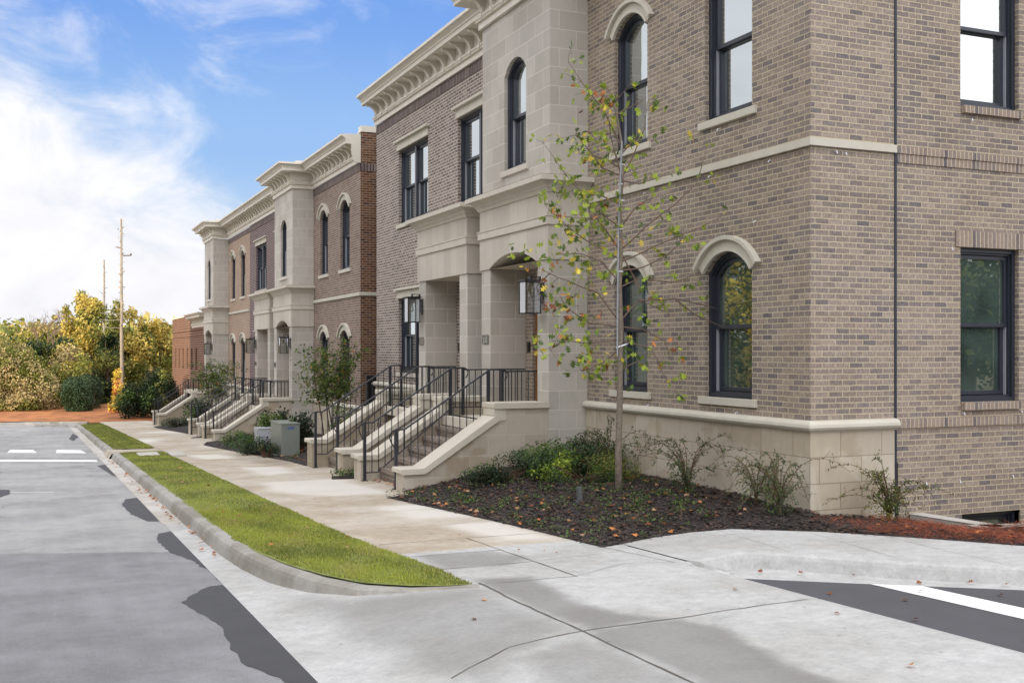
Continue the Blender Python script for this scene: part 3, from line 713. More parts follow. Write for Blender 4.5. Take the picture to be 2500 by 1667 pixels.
mb = MB(); mb.box(XF + .02, 14, a0 - .02, a0 + .3, 6.09, 6.26); mb.box(XF + .02, 8.6, a0 + .3, e1 + 3, 5.9, 6.12)
mb.box(7.72, 8.6, a1 + .12, b1 - .12, 5.98, 6.16); mb.box(7.72, 8.6, d1 + .12, e1 - .12, 5.98, 6.16); mb.build('parapet', CORN, root2)
mb = MB(); wall_panel(mb, Fr('Y', a0), XF, 14, -1.6, 6.09, [], .1); mb.build('side_wall', B2S, root2)
mb = MB(); mb.box(XF - .001, 14, a0 - .01, a0 + .02, 5.0, 5.21); mb.build('soldier_course', SOLD, root2)
mb = MB(); mb.box(XF - .03, 14, a0 - .03, a0 + .1, -3.6, -1.66); mb.build('stone_base', LSB, root2)
for pth, dz in (([(14, a0), (XF, a0), (XF, a1)], -.86), ([(XF, d0), (XF, d1)], -.72)):
    mb = MB(); sweep(mb, pth, shift(BELT, dz)); mb.build('belt_course', TRIM, root2)
for pth in ([(14, a0), (XF, a0), (XF, a1)], [(XF, d0), (XF, d1)], [(XF, 41.7), (XF, d0)]):
    mb = MB(); sweep(mb, pth, shift(CAPP, -.73)); o = mb.build('base_moulding', TRIM, root2); norm_fix(o)

# ================================================================== entrance stairs, railings, lanterns, plaques
def stair(y0, y1, dz, gz, label, ground):
    """brick steps between two stone cheek walls with sloping caps; y0..y1 outer faces"""
    r_ = empty('entrance_stair', (5.12, y0, gz), label, 'steps', 'entrance stairs in front of the townhouses')
    F3 = lambda a, b_, d: (a, d, b_)
    for (ya, yb) in ((y0, y0 + .42), (y1 - .42, y1)):
        mb = MB(); mb.prism([(5.13, gz - .4), (5.13, -1.89 + dz), (5.44, -1.89 + dz), (6.63, -1.115 + dz), (6.63, -.92 + dz), (7.558, -.92 + dz), (7.558, gz - .4)], F3, ya, yb)
        mb.build('cheek_wall', LSW, r_)
        mb = MB()
        mb.prism([(5.085, -1.888 + dz), (5.085, -1.82 + dz), (5.43, -1.82 + dz), (6.625, -1.04 + dz), (6.665, -1.112 + dz), (5.45, -1.888 + dz)], F3, ya - .045, yb + .045)
        mb.prism([(6.60, -.915 + dz), (6.60, -.84 + dz), (7.556, -.84 + dz), (7.556, -.915 + dz)], F3, ya - .045, yb + .045)
        mb.prism([(6.612, -1.03 + dz), (6.612, -.917 + dz), (6.80, -.917 + dz), (6.80, -1.1 + dz), (6.66, -1.1 + dz)], F3, ya - .018, yb + .018)
        mb.build('cap', CAPM, r_, bevel=.008)
    n = max(2, round((-1.16 + dz - gz) / .165)); h = (-1.16 + dz - gz) / n
    mb = MB()
    for i in range(n):
        x0 = 5.48 + i * .262; z1 = gz + h * (i + 1)
        mb.box(x0, 6.9, y0 + .42, y1 - .42, gz - .3 if i == 0 else z1 - h, z1 - .075)
        mb.box(x0 - .025, 6.9, y0 + .42, y1 - .42, z1 - .0749, z1)
    mb.build('step', STEPB, r_)
    return r_
def railing(y, dz, gz, label):
    r_ = empty('stair_railing', (5.17, y, gz), label, 'railing', 'black iron stair railings')
    zt = -1.245 + dz; zl = -.315 + dz
    mb = MB()
    cs = [(5.17, zt), (5.31, zt), (6.77, zl), (7.0, zl)]
    mb.tube([(x, y, z_) for x, z_ in cs], .017, 8)
    mb.tube([(5.19, y, zt), (5.11, y, zt - .02), (5.075, y, zt - .07), (5.07, y, zt - .13), (5.10, y, zt - .21), (5.15, y, zt - .29)], .011, 6)
    mb.tube([(6.98, y, zl + .005), (7.04, y, zl - .01), (7.075, y, zl - .06), (7.07, y, zl - .12), (7.03, y, zl - .18)], .012, 6)
    mb.build('handrail', IRON, r_)
    mb = MB(); zb0 = zt - .84
    mb.tube([(5.17, y, zb0 - .02), (5.40, y, zb0 - .02), (6.77, y, zl - .70), (7.55, y, zl - .70)], .012, 6)
    mb.build('bottom_rail', IRON, r_)
    def zr(x): return zt if x < 5.31 else (zl if x > 6.77 else zt + (zl - zt) * (x - 5.31) / 1.46)
    def zbm(x): return zb0 - .02 if x < 5.4 else (zl - .70 if x > 6.77 else zb0 - .02 + (zl - .70 - zb0 + .02) * (x - 5.4) / 1.37)
    mb = MB(); x = 5.30
    while x < 6.93:
        mb.box(x - .0065, x + .0065, y - .0065, y + .0065, zbm(x), zr(x)); x += .118
    mb.build('baluster', IRON, r_)['kind'] = 'stuff'
    for x, zz in ((5.17, gz), (6.74, -1.32 + dz), (6.98, -1.2 + dz)):
        mb = MB(); mb.box(x - .024, x + .024, y - .024, y + .024, zz, zr(x) + .004); mb.box(x - .05, x + .05, y - .05, y + .05, max(zz, gz), max(zz, gz) + .012); mb.build('post', IRON, r_)
    mb = MB(); mb.tube([(7.0, y, zl - .03), (8.2, y, zl - .03)], .013, 6)
    x = 7.1
    while x < 8.15: mb.box(x - .0065, x + .0065, y - .0065, y + .0065, zl - .70, zl - .03); x += .118
    mb.build('landing_guard', IRON, r_)
def lantern(y, dz, label):
    r_ = empty('wall_lantern', (7.56, y, .9 + dz), label, 'wall lamp', 'glass lanterns on the porch piers')
    x0, x1, ya, yb, z0, z1 = 7.20, 7.46, y - .13, y + .13, .60 + dz, 1.115 + dz
    mb = MB(); e = .008
    for x in (x0, x1):
        for yy in (ya, yb): mb.box(x - e, x + e, yy - e, yy + e, z0, z1)
    for z_ in (z0, z1 - .012):
        for yy in (ya, yb): mb.box(x0 - e, x1 + e, yy - e, yy + e, z_ - e, z_ + e)
        for x in (x0, x1): mb.box(x - e, x + e, ya - e, yb + e, z_ - e, z_ + e)
    mb.build('cage', IRON, r_)
    mb = MB(); mb.box(x0 - .03, x1 + .03, ya - .03, yb + .03, z1, z1 + .022); mb.build('lamp_top', IRON, r_)
    mb = MB()
    for yy in (ya, yb): mb.quad((x0, yy, z0), (x1, yy, z0), (x1, yy, z1), (x0, yy, z1))
    for x in (x0, x1): mb.quad((x, ya, z0), (x, yb, z0), (x, yb, z1), (x, ya, z1))
    mb.build('pane', LGL, r_)
    mb = MB(); xm = (x0 + x1) / 2; prof = [(.0, 0), (.018, .005), (.034, .03), (.036, .05), (.028, .075), (.016, .10), (.013, .12)]
    zb = z1 - .30
    for (ra, za), (rb, zc) in zip(prof, prof[1:]):
        for k in range(10):
            t1, t2 = 2 * pi * k / 10, 2 * pi * (k + 1) / 10
            mb.quad((xm + ra * cos(t1), y + ra * sin(t1), zb + za), (xm + ra * cos(t2), y + ra * sin(t2), zb + za), (xm + rb * cos(t2), y + rb * sin(t2), zb + zc), (xm + rb * cos(t1), y + rb * sin(t1), zb + zc))
    mb.build('bulb', LGL, r_, smooth=True)
    mb = MB(); mb.tube([(xm, y, zb + .11), (xm, y, zb + .19)], .014, 8); mb.tube([(xm, y, zb + .19), (xm, y, z1)], .004, 5); mb.build('socket', simple_brass(), r_)
    mb = MB(); mb.box(7.535, 7.56, y - .045, y + .045, .76 + dz, 1.10 + dz)
    for yy in (y - .028, y + .028):
        mb.box(7.49, 7.51, yy - .007, yy + .007, .80 + dz, 1.20 + dz)
        mb.box(xm - .01, 7.51, yy - .007, yy + .007, 1.185 + dz, 1.20 + dz)
    mb.box(xm - .012, xm + .012, y - .035, y + .035, z1 + .02, 1.20 + dz); mb.box(7.49, 7.54, y - .01, y + .01, 1.04 + dz, 1.06 + dz); mb.box(7.49, 7.54, y - .01, y + .01, .93 + dz, .95 + dz)
    mb.build('bracket_arm', IRON, r_)
def simple_brass():
    if 'aged_brass' not in MATS: simple('aged_brass', lin(120, 104, 66), .4, .1, 20., metal=.6)
    return MATS['aged_brass']
SEG = {'1': [[(.5, 0), (.5, 1)], [(.3, .8), (.5, 1)]], '8': [[(.15, 1), (.85, 1), (.85, .55), (.15, .45), (.15, 0), (.85, 0), (.85, .45), (.15, .55), (.15, 1)]],
       '3': [[(.15, 1), (.85, 1), (.85, .52), (.35, .52)], [(.85, .52), (.85, 0), (.15, 0)]],
       '0': [[(.15, 0), (.85, 0), (.85, 1), (.15, 1), (.15, 0)]], '2': [[(.15, 1), (.85, 1), (.85, .6), (.15, .35), (.15, 0), (.85, 0)]], '9': [[(.85, .5), (.15, .5), (.15, 1), (.85, 1), (.85, 0), (.15, 0)]], '7': [[(.15, 1), (.85, 1), (.4, 0)]]}
def plaque(y, dz, num, label):
    r_ = empty('number_plaque', (7.56, y, .1 + dz), label, 'house number', 'house number plaques on the porch piers')
    w2, z0, z1 = .135, .125 + dz, .275 + dz
    mb = MB(); mb.box(7.545, 7.562, y - w2, y + w2, z0, z1); mb.build('plate', PLQ, r_)
    mb = MB()
    for (a, b_, c, d) in ((y - w2, y + w2, z1 - .008, z1 + .004), (y - w2, y + w2, z0 - .004, z0 + .008), (y - w2 - .008, y - w2 + .008, z0 - .004, z1 + .004), (y + w2 - .008, y + w2 + .008, z0 - .004, z1 + .004)): mb.box(7.538, 7.545, a, b_, c, d)
    mb.build('plate_rim', INK, r_)
    mb = MB(); cw = .05
    for i, ch in enumerate(num):
        ox = y + .105 - i * .053          # reads left to right from the street
        for st in SEG[ch]:
            for (ax, az), (bx, bz) in zip(st, st[1:]):
                pa = Vector((7.5425, ox - ax * cw, z0 + .025 + az * .10)); pb = Vector((7.5425, ox - bx * cw, z0 + .025 + bz * .10))
                mb.tube([pa, pb], .0035, 4)
    mb.build('numeral', INK, r_)
yS = 15.87
stair(yS, 18.73, 0, g_(17), 'brick entrance steps with stone cheek walls nearest the young oak tree', 0)
stair(19.47, 22.36, 0, g_(21), 'brick entrance steps left of the nearest flight, beside the square porch opening', 0)
stair(35.14, 38.03, DZ2, g_(36.5), 'entrance steps of the far block beside the grey utility cabinets', 0)
stair(38.75, 41.64, DZ2, g_(40), 'entrance steps of the far block, left of the flight by the utility cabinets', 0)
stair(52.36, 55.25, DZ2 - .39, g_(53.5), 'entrance steps farthest down the street, in front of the last limestone bay', 0)
for (y, dz, gz, lb) in ((16.42, 0, g_(16.4), 'black stair railing nearest the camera, beside the big sloping stone cap'), (18.2, 0, g_(18.2), 'black stair railing second from the right, left side of the nearest steps'),
    (20.05, 0, g_(20), 'black stair railing third from the right, on the square porch steps'), (21.8, 0, g_(21.8), 'black stair railing at the left edge of the square porch steps'),
    (35.7, DZ2, g_(35.7), 'black stair railing on the far block closest to the utility cabinets'), (37.5, DZ2, g_(37.5), 'black stair railing, second of the four on the far block'),
    (39.35, DZ2, g_(39.3), 'black stair railing, third of the four on the far block'), (41.1, DZ2, g_(41.1), 'black stair railing, leftmost of the four on the far block'),
    (52.9, DZ2 - .39, g_(52.9), 'right black railing of the farthest steps down the street'), (54.7, DZ2 - .39, g_(54.7), 'left black railing of the farthest steps down the street')):
    railing(y, dz, gz, lb)
lantern(16.08, 0, 'black framed glass lantern on the arched porch nearest the camera'); lantern(22.14, 0, 'black framed glass lantern left of the square porch, before the dark window')
lantern(35.36, DZ2, 'black framed glass lantern on the arched porch of the far block'); lantern(41.42, DZ2, 'black framed glass lantern against the plum brick of the far block'); lantern(52.58, DZ2 - .1, 'small black lantern farthest down the street, before the red building')
plaque(18.52, 0, '1833', 'square number plaque reading 1833 between the two near porches'); plaque(22.16, 0, '1831', 'square number plaque reading 1831 left of the square porch')
plaque(37.8, DZ2, '1829', 'small number plaque beside the arched porch of the far block'); plaque(41.43, DZ2, '1827', 'small number plaque below the far block lantern on plum brick')

# side gate in the alley
r_ = empty('metal_gate', (8.6, 28.4, -1.9), 'black metal grille gate closing the alley between the townhouse blocks', 'gate')
mb = MB(); gx0, gx1, gy, gz0, gz1 = 8.31, 9.4, 29.0, -2.4, -.69
for x in (gx0, gx1): mb.box(x - .03, x + .03, gy - .03, gy + .03, gz0, gz1)
mb.box(gx0, gx1, gy - .02, gy + .02, gz1 - .05, gz1); mb.box(gx0, gx1, gy - .02, gy + .02, gz0, gz0 + .05)
mb.build('gate_frame', IRON, r_)
mb = MB(); x = gx0 + .05
while x < gx1: mb.box(x - .008, x + .008, gy - .008, gy + .008, gz0, gz1); x += .055
z_ = gz0 + .1
while z_ < gz1: mb.box(gx0, gx1, gy + .009, gy + .015, z_ - .006, z_ + .006); z_ += .06
mb.box(gx0, gx1, gy + .02, gy + .03, gz0, gz1)
mb.build('grille', IRON, r_)

# ================================================================== red brick building, far house
root3 = empty('brick_building', (8.4, 62, -3.9), 'low red brick building beyond the townhouses with slit windows and a cream cornice end', 'building')
Fz = Fr('X', 8.45)
wy = [(74.9 - k * 2.05, 74.9 - k * 2.05 + .75, -1.15, .12, 0) for k in range(6)]
wy = [q for q in wy if q[0] > 61.6]
mb = MB(); wall_panel(mb, Fz, 61, 77.2, -5, 2.05, wy, .2); mb.quad((8.45, 77.2, -5), (20, 77.2, -5), (20, 77.2, 2.05), (8.45, 77.2, 2.05)); mb.quad((8.45, 61, -5), (20, 61, -5), (20, 61, 2.05), (8.45, 61, 2.05)); mb.build('wall', B3, root3)
for q in wy:
    mb = MB(); ring(mb, Fz, outline(q), outline(q, .08), -.2, -.12); f_ = mb.build('window', FRM, root3)
    mb = MB(); mb.poly([Fz(*k, -.17) for k in outline(q, .08)]); g1 = mb.build('pane', DARKIN, root3); fixp(g1, f_)
mb = MB(); mb.box(8.40, 20, 60.9, 77.3, 2.05, 2.14); mb.box(8.47, 20, 61, 77, 1.9, 2.05); mb.build('parapet', CREAM, root3)
mb = MB(); mb.box(8.42, 8.47, 61, 77.2, 1.15, 1.35); mb.box(8.43, 8.47, 61, 77.2, .72, .80); mb.build('soldier_course', B2S, root3)
mb = MB(); sweep(mb, [(9.4, 61.0), (8.45, 61.0), (8.45, 66.6)], shift(ROWB, -4.62)); o = mb.build('cornice', CORN, root3); norm_fix(o)
add_brackets(root3, 8.45, 61.2, 66.5, -4.62, o, 10)
mb = MB(); mb.box(10.2, 10.9, 67, 68, 2.1, 2.75); mb.build('roof_vent', CREAM, root3)

def PT(x, y, d):        # photograph pixel at depth d -> world point
    r = (x - 1250) / FPX * d
    return Vector((r * C_ + d * S_, d * C_ - r * S_, (855 - y) / FPX * d))
root4 = empty('distant_house', tuple(PT(440, 900, 150)), 'tiny distant house with grey mansard roof and arched dormer above the treetops', 'house')
def pb(mbx, x0, x1, y0, y1, d, th=6):
    A = PT(x0, y1, d); B = PT(x1, y1, d); c = PT(x1, y0, d); e = PT(x0, y0, d); dv = Vector((S_, C_, 0)) * th
    n = len(mbx.v); mbx.v += [tuple(q) for q in (A, B, c, e, A + dv, B + dv, c + dv, e + dv)]
    for f_ in ((0, 1, 2, 3), (5, 4, 7, 6), (4, 0, 3, 7), (1, 5, 6, 2), (3, 2, 6, 7), (4, 5, 1, 0)): mbx.f.append(tuple(n + i for i in f_)); mbx.m.append(0)
mb = MB(); pb(mb, 408, 520, 811, 960, 150); mb.build('wall', CREAM, root4)
mb = MB(); pb(mb, 405, 520, 805, 811, 149); mb.build('eaves', CORN, root4)
mb = MB()
A = PT(406, 805, 150); B = PT(520, 805, 150); c = PT(520, 792, 153); e = PT(409, 792, 153); dv = Vector((S_, C_, 0)) * 8
mb.quad(A, B, c, e); mb.quad(e, c, c + dv, e + dv); mb.quad(A, e, e + dv, A + dv); mb.build('roof', ROOFM, root4)
mb = MB(); pb(mb, 414, 420, 799, 805, 148.5, 3); mb.build('dormer', CORN, root4)
mb = MB(); pb(mb, 415.5, 418.5, 800, 805, 148.4, .2); pb(mb, 414, 419, 816, 822, 149.8, .3); mb.build('window', DARKIN, root4)

# added block across the street, sized to shade the near street, seen only from elsewhere and in reflections
root5 = empty('sun_screen_block', (-26, -20, -2), 'unseen long brick block added across the street to keep the sun off the near street', 'building')
mb = MB(); mb.box(-40, -26, -90, 31.5, -5, 16.4); mb.build('wall', B2, root5)
mb = MB(); mb.box(-40.5, -25.6, -90.5, 32, 16.4, 17.0); mb.build('parapet', CREAM, root5)
mb = MB(); y = -86
while y < 28:
    for z_ in (0., 3.4, 6.8, 10.2, 13.4): mb.box(-26.05, -25.97, y, y + 1.6, z_, z_ + 2)
    y += 4
mb.build('window', GLASS, root5)['kind'] = 'stuff'

# ================================================================== ground
def inpoly(x, y, pl):
    c_ = False; n = len(pl); j = n - 1
    for i in range(n):
        xi, yi = pl[i]; xj, yj = pl[j]
        if (yi > y) != (yj > y) and x < (xj - xi) * (y - yi) / (yj - yi) + xi: c_ = not c_
        j = i
    return c_
def segd(x, y, pl, closed=False):
    best = 1e9
    for (ax, ay), (bx, by) in zip(pl, pl[1:]):
        dx, dy = bx - ax, by - ay; L = dx * dx + dy * dy
        k = 0 if L == 0 else max(0, min(1, ((x - ax) * dx + (y - ay) * dy) / L))
        best = min(best, (x - ax - k * dx) ** 2 + (y - ay - k * dy) ** 2)
    return sqrt(best)
def ss(x):
    x = max(0., min(1., x)); return x * x * (3 - 2 * x)
def soft(x, y, pl, wdt):
    d = segd(x, y, pl + [pl[0]]); s_ = d if inpoly(x, y, pl) else -d
    return ss(.5 + s_ / wdt)
KR = [(5.36, 8.36), (5.72, 8.55), (6.03, 8.66), (6.25, 8.56), (6.48, 8.28), (6.80, 7.80), (7.12, 7.38), (7.69, 6.78), (8.6, 6.05), (10, 5.3), (14, 3.6), (22, .6)]
LOT = [(5.54, 8.16), (6.48, 7.30), (7.42, 6.47), (8.4, 5.70), (10, 4.85), (14, 3.1), (22, .1), (22, -12), (5.47, -12)]
KRP = KR + [(22, 9), (9, 10.3), (6.3, 10.3), (5.36, 9.4)]
def behindK(x, y): return inpoly(x, y, KRP)
def hf(x, y):
    h = -.137 * (1 - ss((x - 1.6) / 1.35)) if y < 9.5 else 0.
    if not behindK(x, y):
        d = 0 if inpoly(x, y, LOT) else segd(x, y, LOT + [LOT[0]])
        h = min(h, -.142 * (1 - ss(d / .28)))
        if x > 5.3 and y > 5: 
            h = min(h, -.138 * ss((x - 5.34) / .5)) if y > 7.6 else h
    else: h = 0
    return h
WETA = [(3.30, 8.4), (3.79, 8.28), (3.71, 7.79), (3.64, 7.34), (3.68, 6.92), (3.78, 6.6), (3.94, 6.36), (3.27, 6.29), (3.25, 7.3)]
WETB = [(3.25, 6.28), (3.99, 6.34), (4.04, 6.03), (4.05, 5.66), (4.0, 5.35), (3.9, 5.04), (3.85, 4.2), (3.2, 4.2)]
WETC = [(1.9, 9.0), (2.3, 8.3), (3.2, 8.0), (3.2, 6.4), (2.7, 6.0), (2.25, 5.6), (2.1, 6.3), (2.0, 7.4)]
WETD = [(3.3, 9.8), (4.1, 9.75), (4.12, 9.1), (3.9, 8.98), (3.25, 9.0)]
WETE = [(2.6, 5.9), (3.2, 6.1), (3.2, 4.4), (2.7, 4.4), (2.5, 5.0)]
PALE = [[(3.83, 22.84), (4.6, 22.66), (4.5, 20.84), (3.9, 20.4)], [(3.6, 18.9), (4.9, 19), (4.95, 15.9), (4.13, 15.89), (3.63, 16.3), (3.35, 17.37)], [(4.15, 14.2), (4.9, 14), (4.9, 12.4), (4.2, 12.6)], [(4.3, 11.9), (4.95, 11.9), (4.98, 10.2), (4.4, 10.4)], [(3.4, 28), (4.2, 28), (4.3, 26), (3.6, 26)]]
def grid(name, xs, ys, zf, keep, mt, attrs):
    nx, ny = len(xs), len(ys); V = []; A = {k: [] for k in attrs}
    for y in ys:
        for x in xs:
            V.append((x, y, zf(x, y)))
            nx_, ny_ = x + .10 * noise.noise(Vector((x * 2.3, y * 2.3, 0))) + .03 * noise.noise(Vector((x * 9, y * 9, 3))), y + .10 * noise.noise(Vector((x * 2.3, y * 2.3, 7)))
            for k, fn in attrs.items(): A[k].append(fn(nx_, ny_))
    Fc = []
    for j in range(ny - 1):
        for i in range(nx - 1):
            if keep((xs[i] + xs[i + 1]) / 2, (ys[j] + ys[j + 1]) / 2): Fc.append((j * nx + i, j * nx + i + 1, (j + 1) * nx + i + 1, (j + 1) * nx + i))
    me = bpy.data.meshes.new(name); me.from_pydata(V, [], Fc); me.materials.append(mt)
    for k, vals in A.items():
        at = me.attributes.new(k, 'FLOAT', 'POINT'); at.data.foreach_set('value', vals)
    me.polygons.foreach_set('use_smooth', [True] * len(me.polygons))
    o = bpy.data.objects.new(name, me); C.objects.link(o); return struct(o)
def fr_(a, b_, s_):
    n = int(round((b_ - a) / s_)); return [a + (b_ - a) * i / n for i in range(n + 1)]
# terrain
def tz(x, y):
    z_ = g_(min(y, 92)) - .45 if y > -90 else g_(-90) - .45
    return z_
mb = MB(); ys = [-900, -300, -90, -40, 0, 20, 40, 60, 70, 80, 92, 150, 400, 2000]; xs = [-1500, -300, -60, -20, 0, 20, 60, 300, 1500]
for i in range(len(ys) - 1):
    for j in range(len(xs) - 1):
        mb.quad((xs[j], ys[i], tz(0, ys[i])), (xs[j + 1], ys[i], tz(0, ys[i])), (xs[j + 1], ys[i + 1], tz(0, ys[i + 1])), (xs[j], ys[i + 1], tz(0, ys[i + 1])))
struct(mb.build('ground', TERR))
DK = [[(1.09, 9.26), (1.2, 9.57), (1.4, 9.92), (1.57, 9.95), (1.62, 9.57), (1.67, 8.91), (1.70, 8.08), (1.72, 6.99), (1.75, 6.28), (1.8, 4.5), (1.5, 5.8), (1.37, 6.41), (1.3, 6.67), (1.2, 6.92), (1.2, 7.42), (1.2, 7.85), (1.24, 8.06), (1.2, 8.5), (1.14, 8.89)],
      [(1.19, 17.6), (1.3, 18.6), (1.6, 18.9), (1.6, 15.1), (1.36, 15.28), (1.22, 16.28)], [(1.28, 13.26), (1.35, 13.86), (1.6, 14.15), (1.6, 11.2), (1.5, 10.9), (1.46, 11.5), (1.31, 12.2), (1.29, 12.86)],
      [(1.5, 10.3), (1.7, 10.3), (1.7, 9.8), (1.55, 10)], [(-.95, 21.9), (-.45, 21.6), (-.42, 20.7), (-.6, 20.0), (-.95, 19.9)], [(1.3, 27.5), (1.6, 28), (1.6, 23), (1.44, 24)], [(1.2, 42), (1.5, 46), (1.4, 50), (1.1, 44)]]
def darkp(x, y): return max(soft(x, y, p_, .05) for p_ in DK) if x > -1.2 and y < 52 else 0.
zr = lambda x, y: g_(y) - .14
grid('road', fr_(-1.2, 1.75, .05), fr_(1.5, 30, .08), zr, lambda x, y: True, ASPH, {})
o = grid('road', fr_(-1.2, 1.75, .2), fr_(30, 66.5, .25), zr, lambda x, y: True, ASPH, {})
mb = MB(); mb.quad((-14, -60, g_(-60) - .14), (-1.2, -60, g_(-60) - .14), (-1.2, 66.5, g_(66.5) - .14), (-14, 66.5, g_(66.5) - .14)); mb.quad((-1.2, -60, g_(-60) - .14), (1.75, -60, g_(-60) - .14), (1.75, 1.5, g_(1.5) - .14), (-1.2, 1.5, g_(1.5) - .14)); struct(mb.build('road', ASPH))
for pl in DK:
    P_ = [Vector(q) for q in pl]; fine = []
    for a, b_ in zip(P_, P_[1:] + P_[:1]):
        n = max(1, int((b_ - a).length / .03))
        for i in range(n):
            q = a.lerp(b_, i / n); k_ = .018 if q.x < 1.55 else .0
            fine.append((min(q.x + noise.noise(Vector((q.x * 7, q.y * 7, 0))) * k_ * 1.6 + U(-1, 1) * k_ * .12, 1.74), q.y + noise.noise(Vector((q.x * 7, q.y * 7, 4))) * k_ * 1.6))
    mb = MB(); mb.poly([(x, y, g_(y) - .1375) for x, y in fine]); o = mb.build('road_patch', PATCH)
    bm = bmesh.new(); bm.from_mesh(o.data); bmesh.ops.triangulate(bm, faces=bm.faces); bm.to_mesh(o.data); bm.free(); struct(o)
# driveway apron, sidewalk
def wet(x, y):
    w_ = max(soft(x, y, WETA, .16), soft(x, y, WETB, .16), .75 * soft(x, y, WETC, .5), .8 * soft(x, y, WETD, .2), .7 * soft(x, y, WETE, .3))
    return w_
def KEEP(x, y): return (not (x < 3.14 and y > 8.10)) and not behindK(x, y)
def hz(x, y): return g_(y) + hf(x, y)
def curbin(x, y):    # inside the grass verge
    return x < 3.2 and y > 8.17
grid('driveway', fr_(1.52, 5.9, .06), fr_(1.2, 8.16, .06), hz, lambda x, y: not behindK(x, y) and not inpoly(x, y, LOT), CONC, {'wet': wet, 'pale': lambda x, y: 0.})
KIN = [(1.93, 14.8), (1.93, 11.76), (2.0, 10.69), (2.09, 9.86), (2.25, 9.06), (2.46, 8.55), (2.75, 8.27), (3.0, 8.19), (3.22, 8.17)]
KOUT = [(x, y) for x, y in KIN]
VERGE = KIN + [(3.22, 9.18), (3.16, 10.0), (3.10, 10.8), (3.06, 12.5), (3.06, 14.8)]
def outside_kerb(x, y): return not inpoly(x, y, VERGE)
def hz2(x, y):
    h = -.137 * (1 - ss((x - 1.6) / 1.35)) if x < 3.2 else 0.
    return g_(y) + h
grid('driveway', fr_(1.52, 3.2, .06), fr_(8.16, 14.8, .06), lambda x, y: g_(y) - .137 * (1 - ss((x - 1.6) / 1.35) * ss((10.2 - y) / 1.6)), lambda x, y: outside_kerb(x, y) and x < 3.1, CONC, {'wet': wet, 'pale': lambda x, y: 0.})
grid('sidewalk', fr_(3.06, 5.4, .06), fr_(8.16, 10.0, .06), lambda x, y: hz(x, y), lambda x, y: not behindK(x, y) and (x > 3.2 or y > 9.2 or (x - 3.06) > .14 - .14 * ss((y - 8.2) / 1.)), CONC, {'wet': wet, 'pale': lambda x, y: 0.})
grid('sidewalk', fr_(5.4, 6.6, .06), fr_(8.16, 8.9, .06), lambda x, y: hz(x, y), lambda x, y: not inpoly(x, y, LOT), CONC, {'wet': wet, 'pale': lambda x, y: 0.})
def mxx(x, y): return max(soft(x, y, p_, .35) for p_ in PALE)
def wts(x, y): return .55 * soft(x, y, [(4.2, 26), (5.2, 26), (5.2, 23.3), (4.5, 23)], .5)
grid('sidewalk', fr_(3.06, 5.6, .08), fr_(10.0, 30, .1), lambda x, y: g_(y), lambda x, y: True, CONCT, {'wet': wts, 'pale': mxx})
grid('sidewalk', fr_(3.06, 5.6, .3), fr_(30, 62.5, .5), lambda x, y: g_(y), lambda x, y: True, CONCT, {'wet': lambda x, y: 0., 'pale': lambda x, y: ss((noise.noise(Vector((x * .5, y * .35, 2))) - .1) / .3)})
# sidewalk that turns the corner at right
mb = MB(); ring_ = KR + [(22, 5), (14, 5.3), (10.5, 6.4), (8.61, 7.56), (8.13, 8.47), (7.66, 9.23), (6.94, 9.93), (5.85, 9.9), (5.36, 9.9)]
mb.poly([(x, y, g_(y) + .003) for x, y in ring_])
me_o = mb.build('sidewalk', CONC); bm = bmesh.new(); bm.from_mesh(me_o.data); bmesh.ops.triangulate(bm, faces=bm.faces); bm.to_mesh(me_o.data); bm.free(); struct(me_o)
# lot asphalt
mb = MB(); mb.poly([(x, y, g_(y) - .134) for x, y in LOT]); o = struct(mb.build('parking_lot', ASPN)); bm = bmesh.new(); bm.from_mesh(o.data); bmesh.ops.triangulate(bm, faces=bm.faces); bm.to_mesh(o.data); bm.free()
mb = MB(); gp = [(5.36, 8.36), (6.03, 8.66), (6.3, 8.5), (6.9, 7.7), (7.69, 6.8), (8.6, 6.07), (10, 5.32), (14, 3.6), (22, .6)]
gl_ = LOT[:7]; mb.poly([(x, y, g_(y) - .137) for x, y in gp + gl_[::-1]]); o = struct(mb.build('gutter', CONC)); bm = bmesh.new(); bm.from_mesh(o.data); bmesh.ops.triangulate(bm, faces=bm.faces); bm.to_mesh(o.data); bm.free()
mb = MB(); mb.poly([(x, y, g_(y) - .130) for x, y in [(6.49, 7.27), (6.49, -8), (6.80, -8), (6.80, 6.99)]]); struct(mb.build('parking_stripe', PAINT))
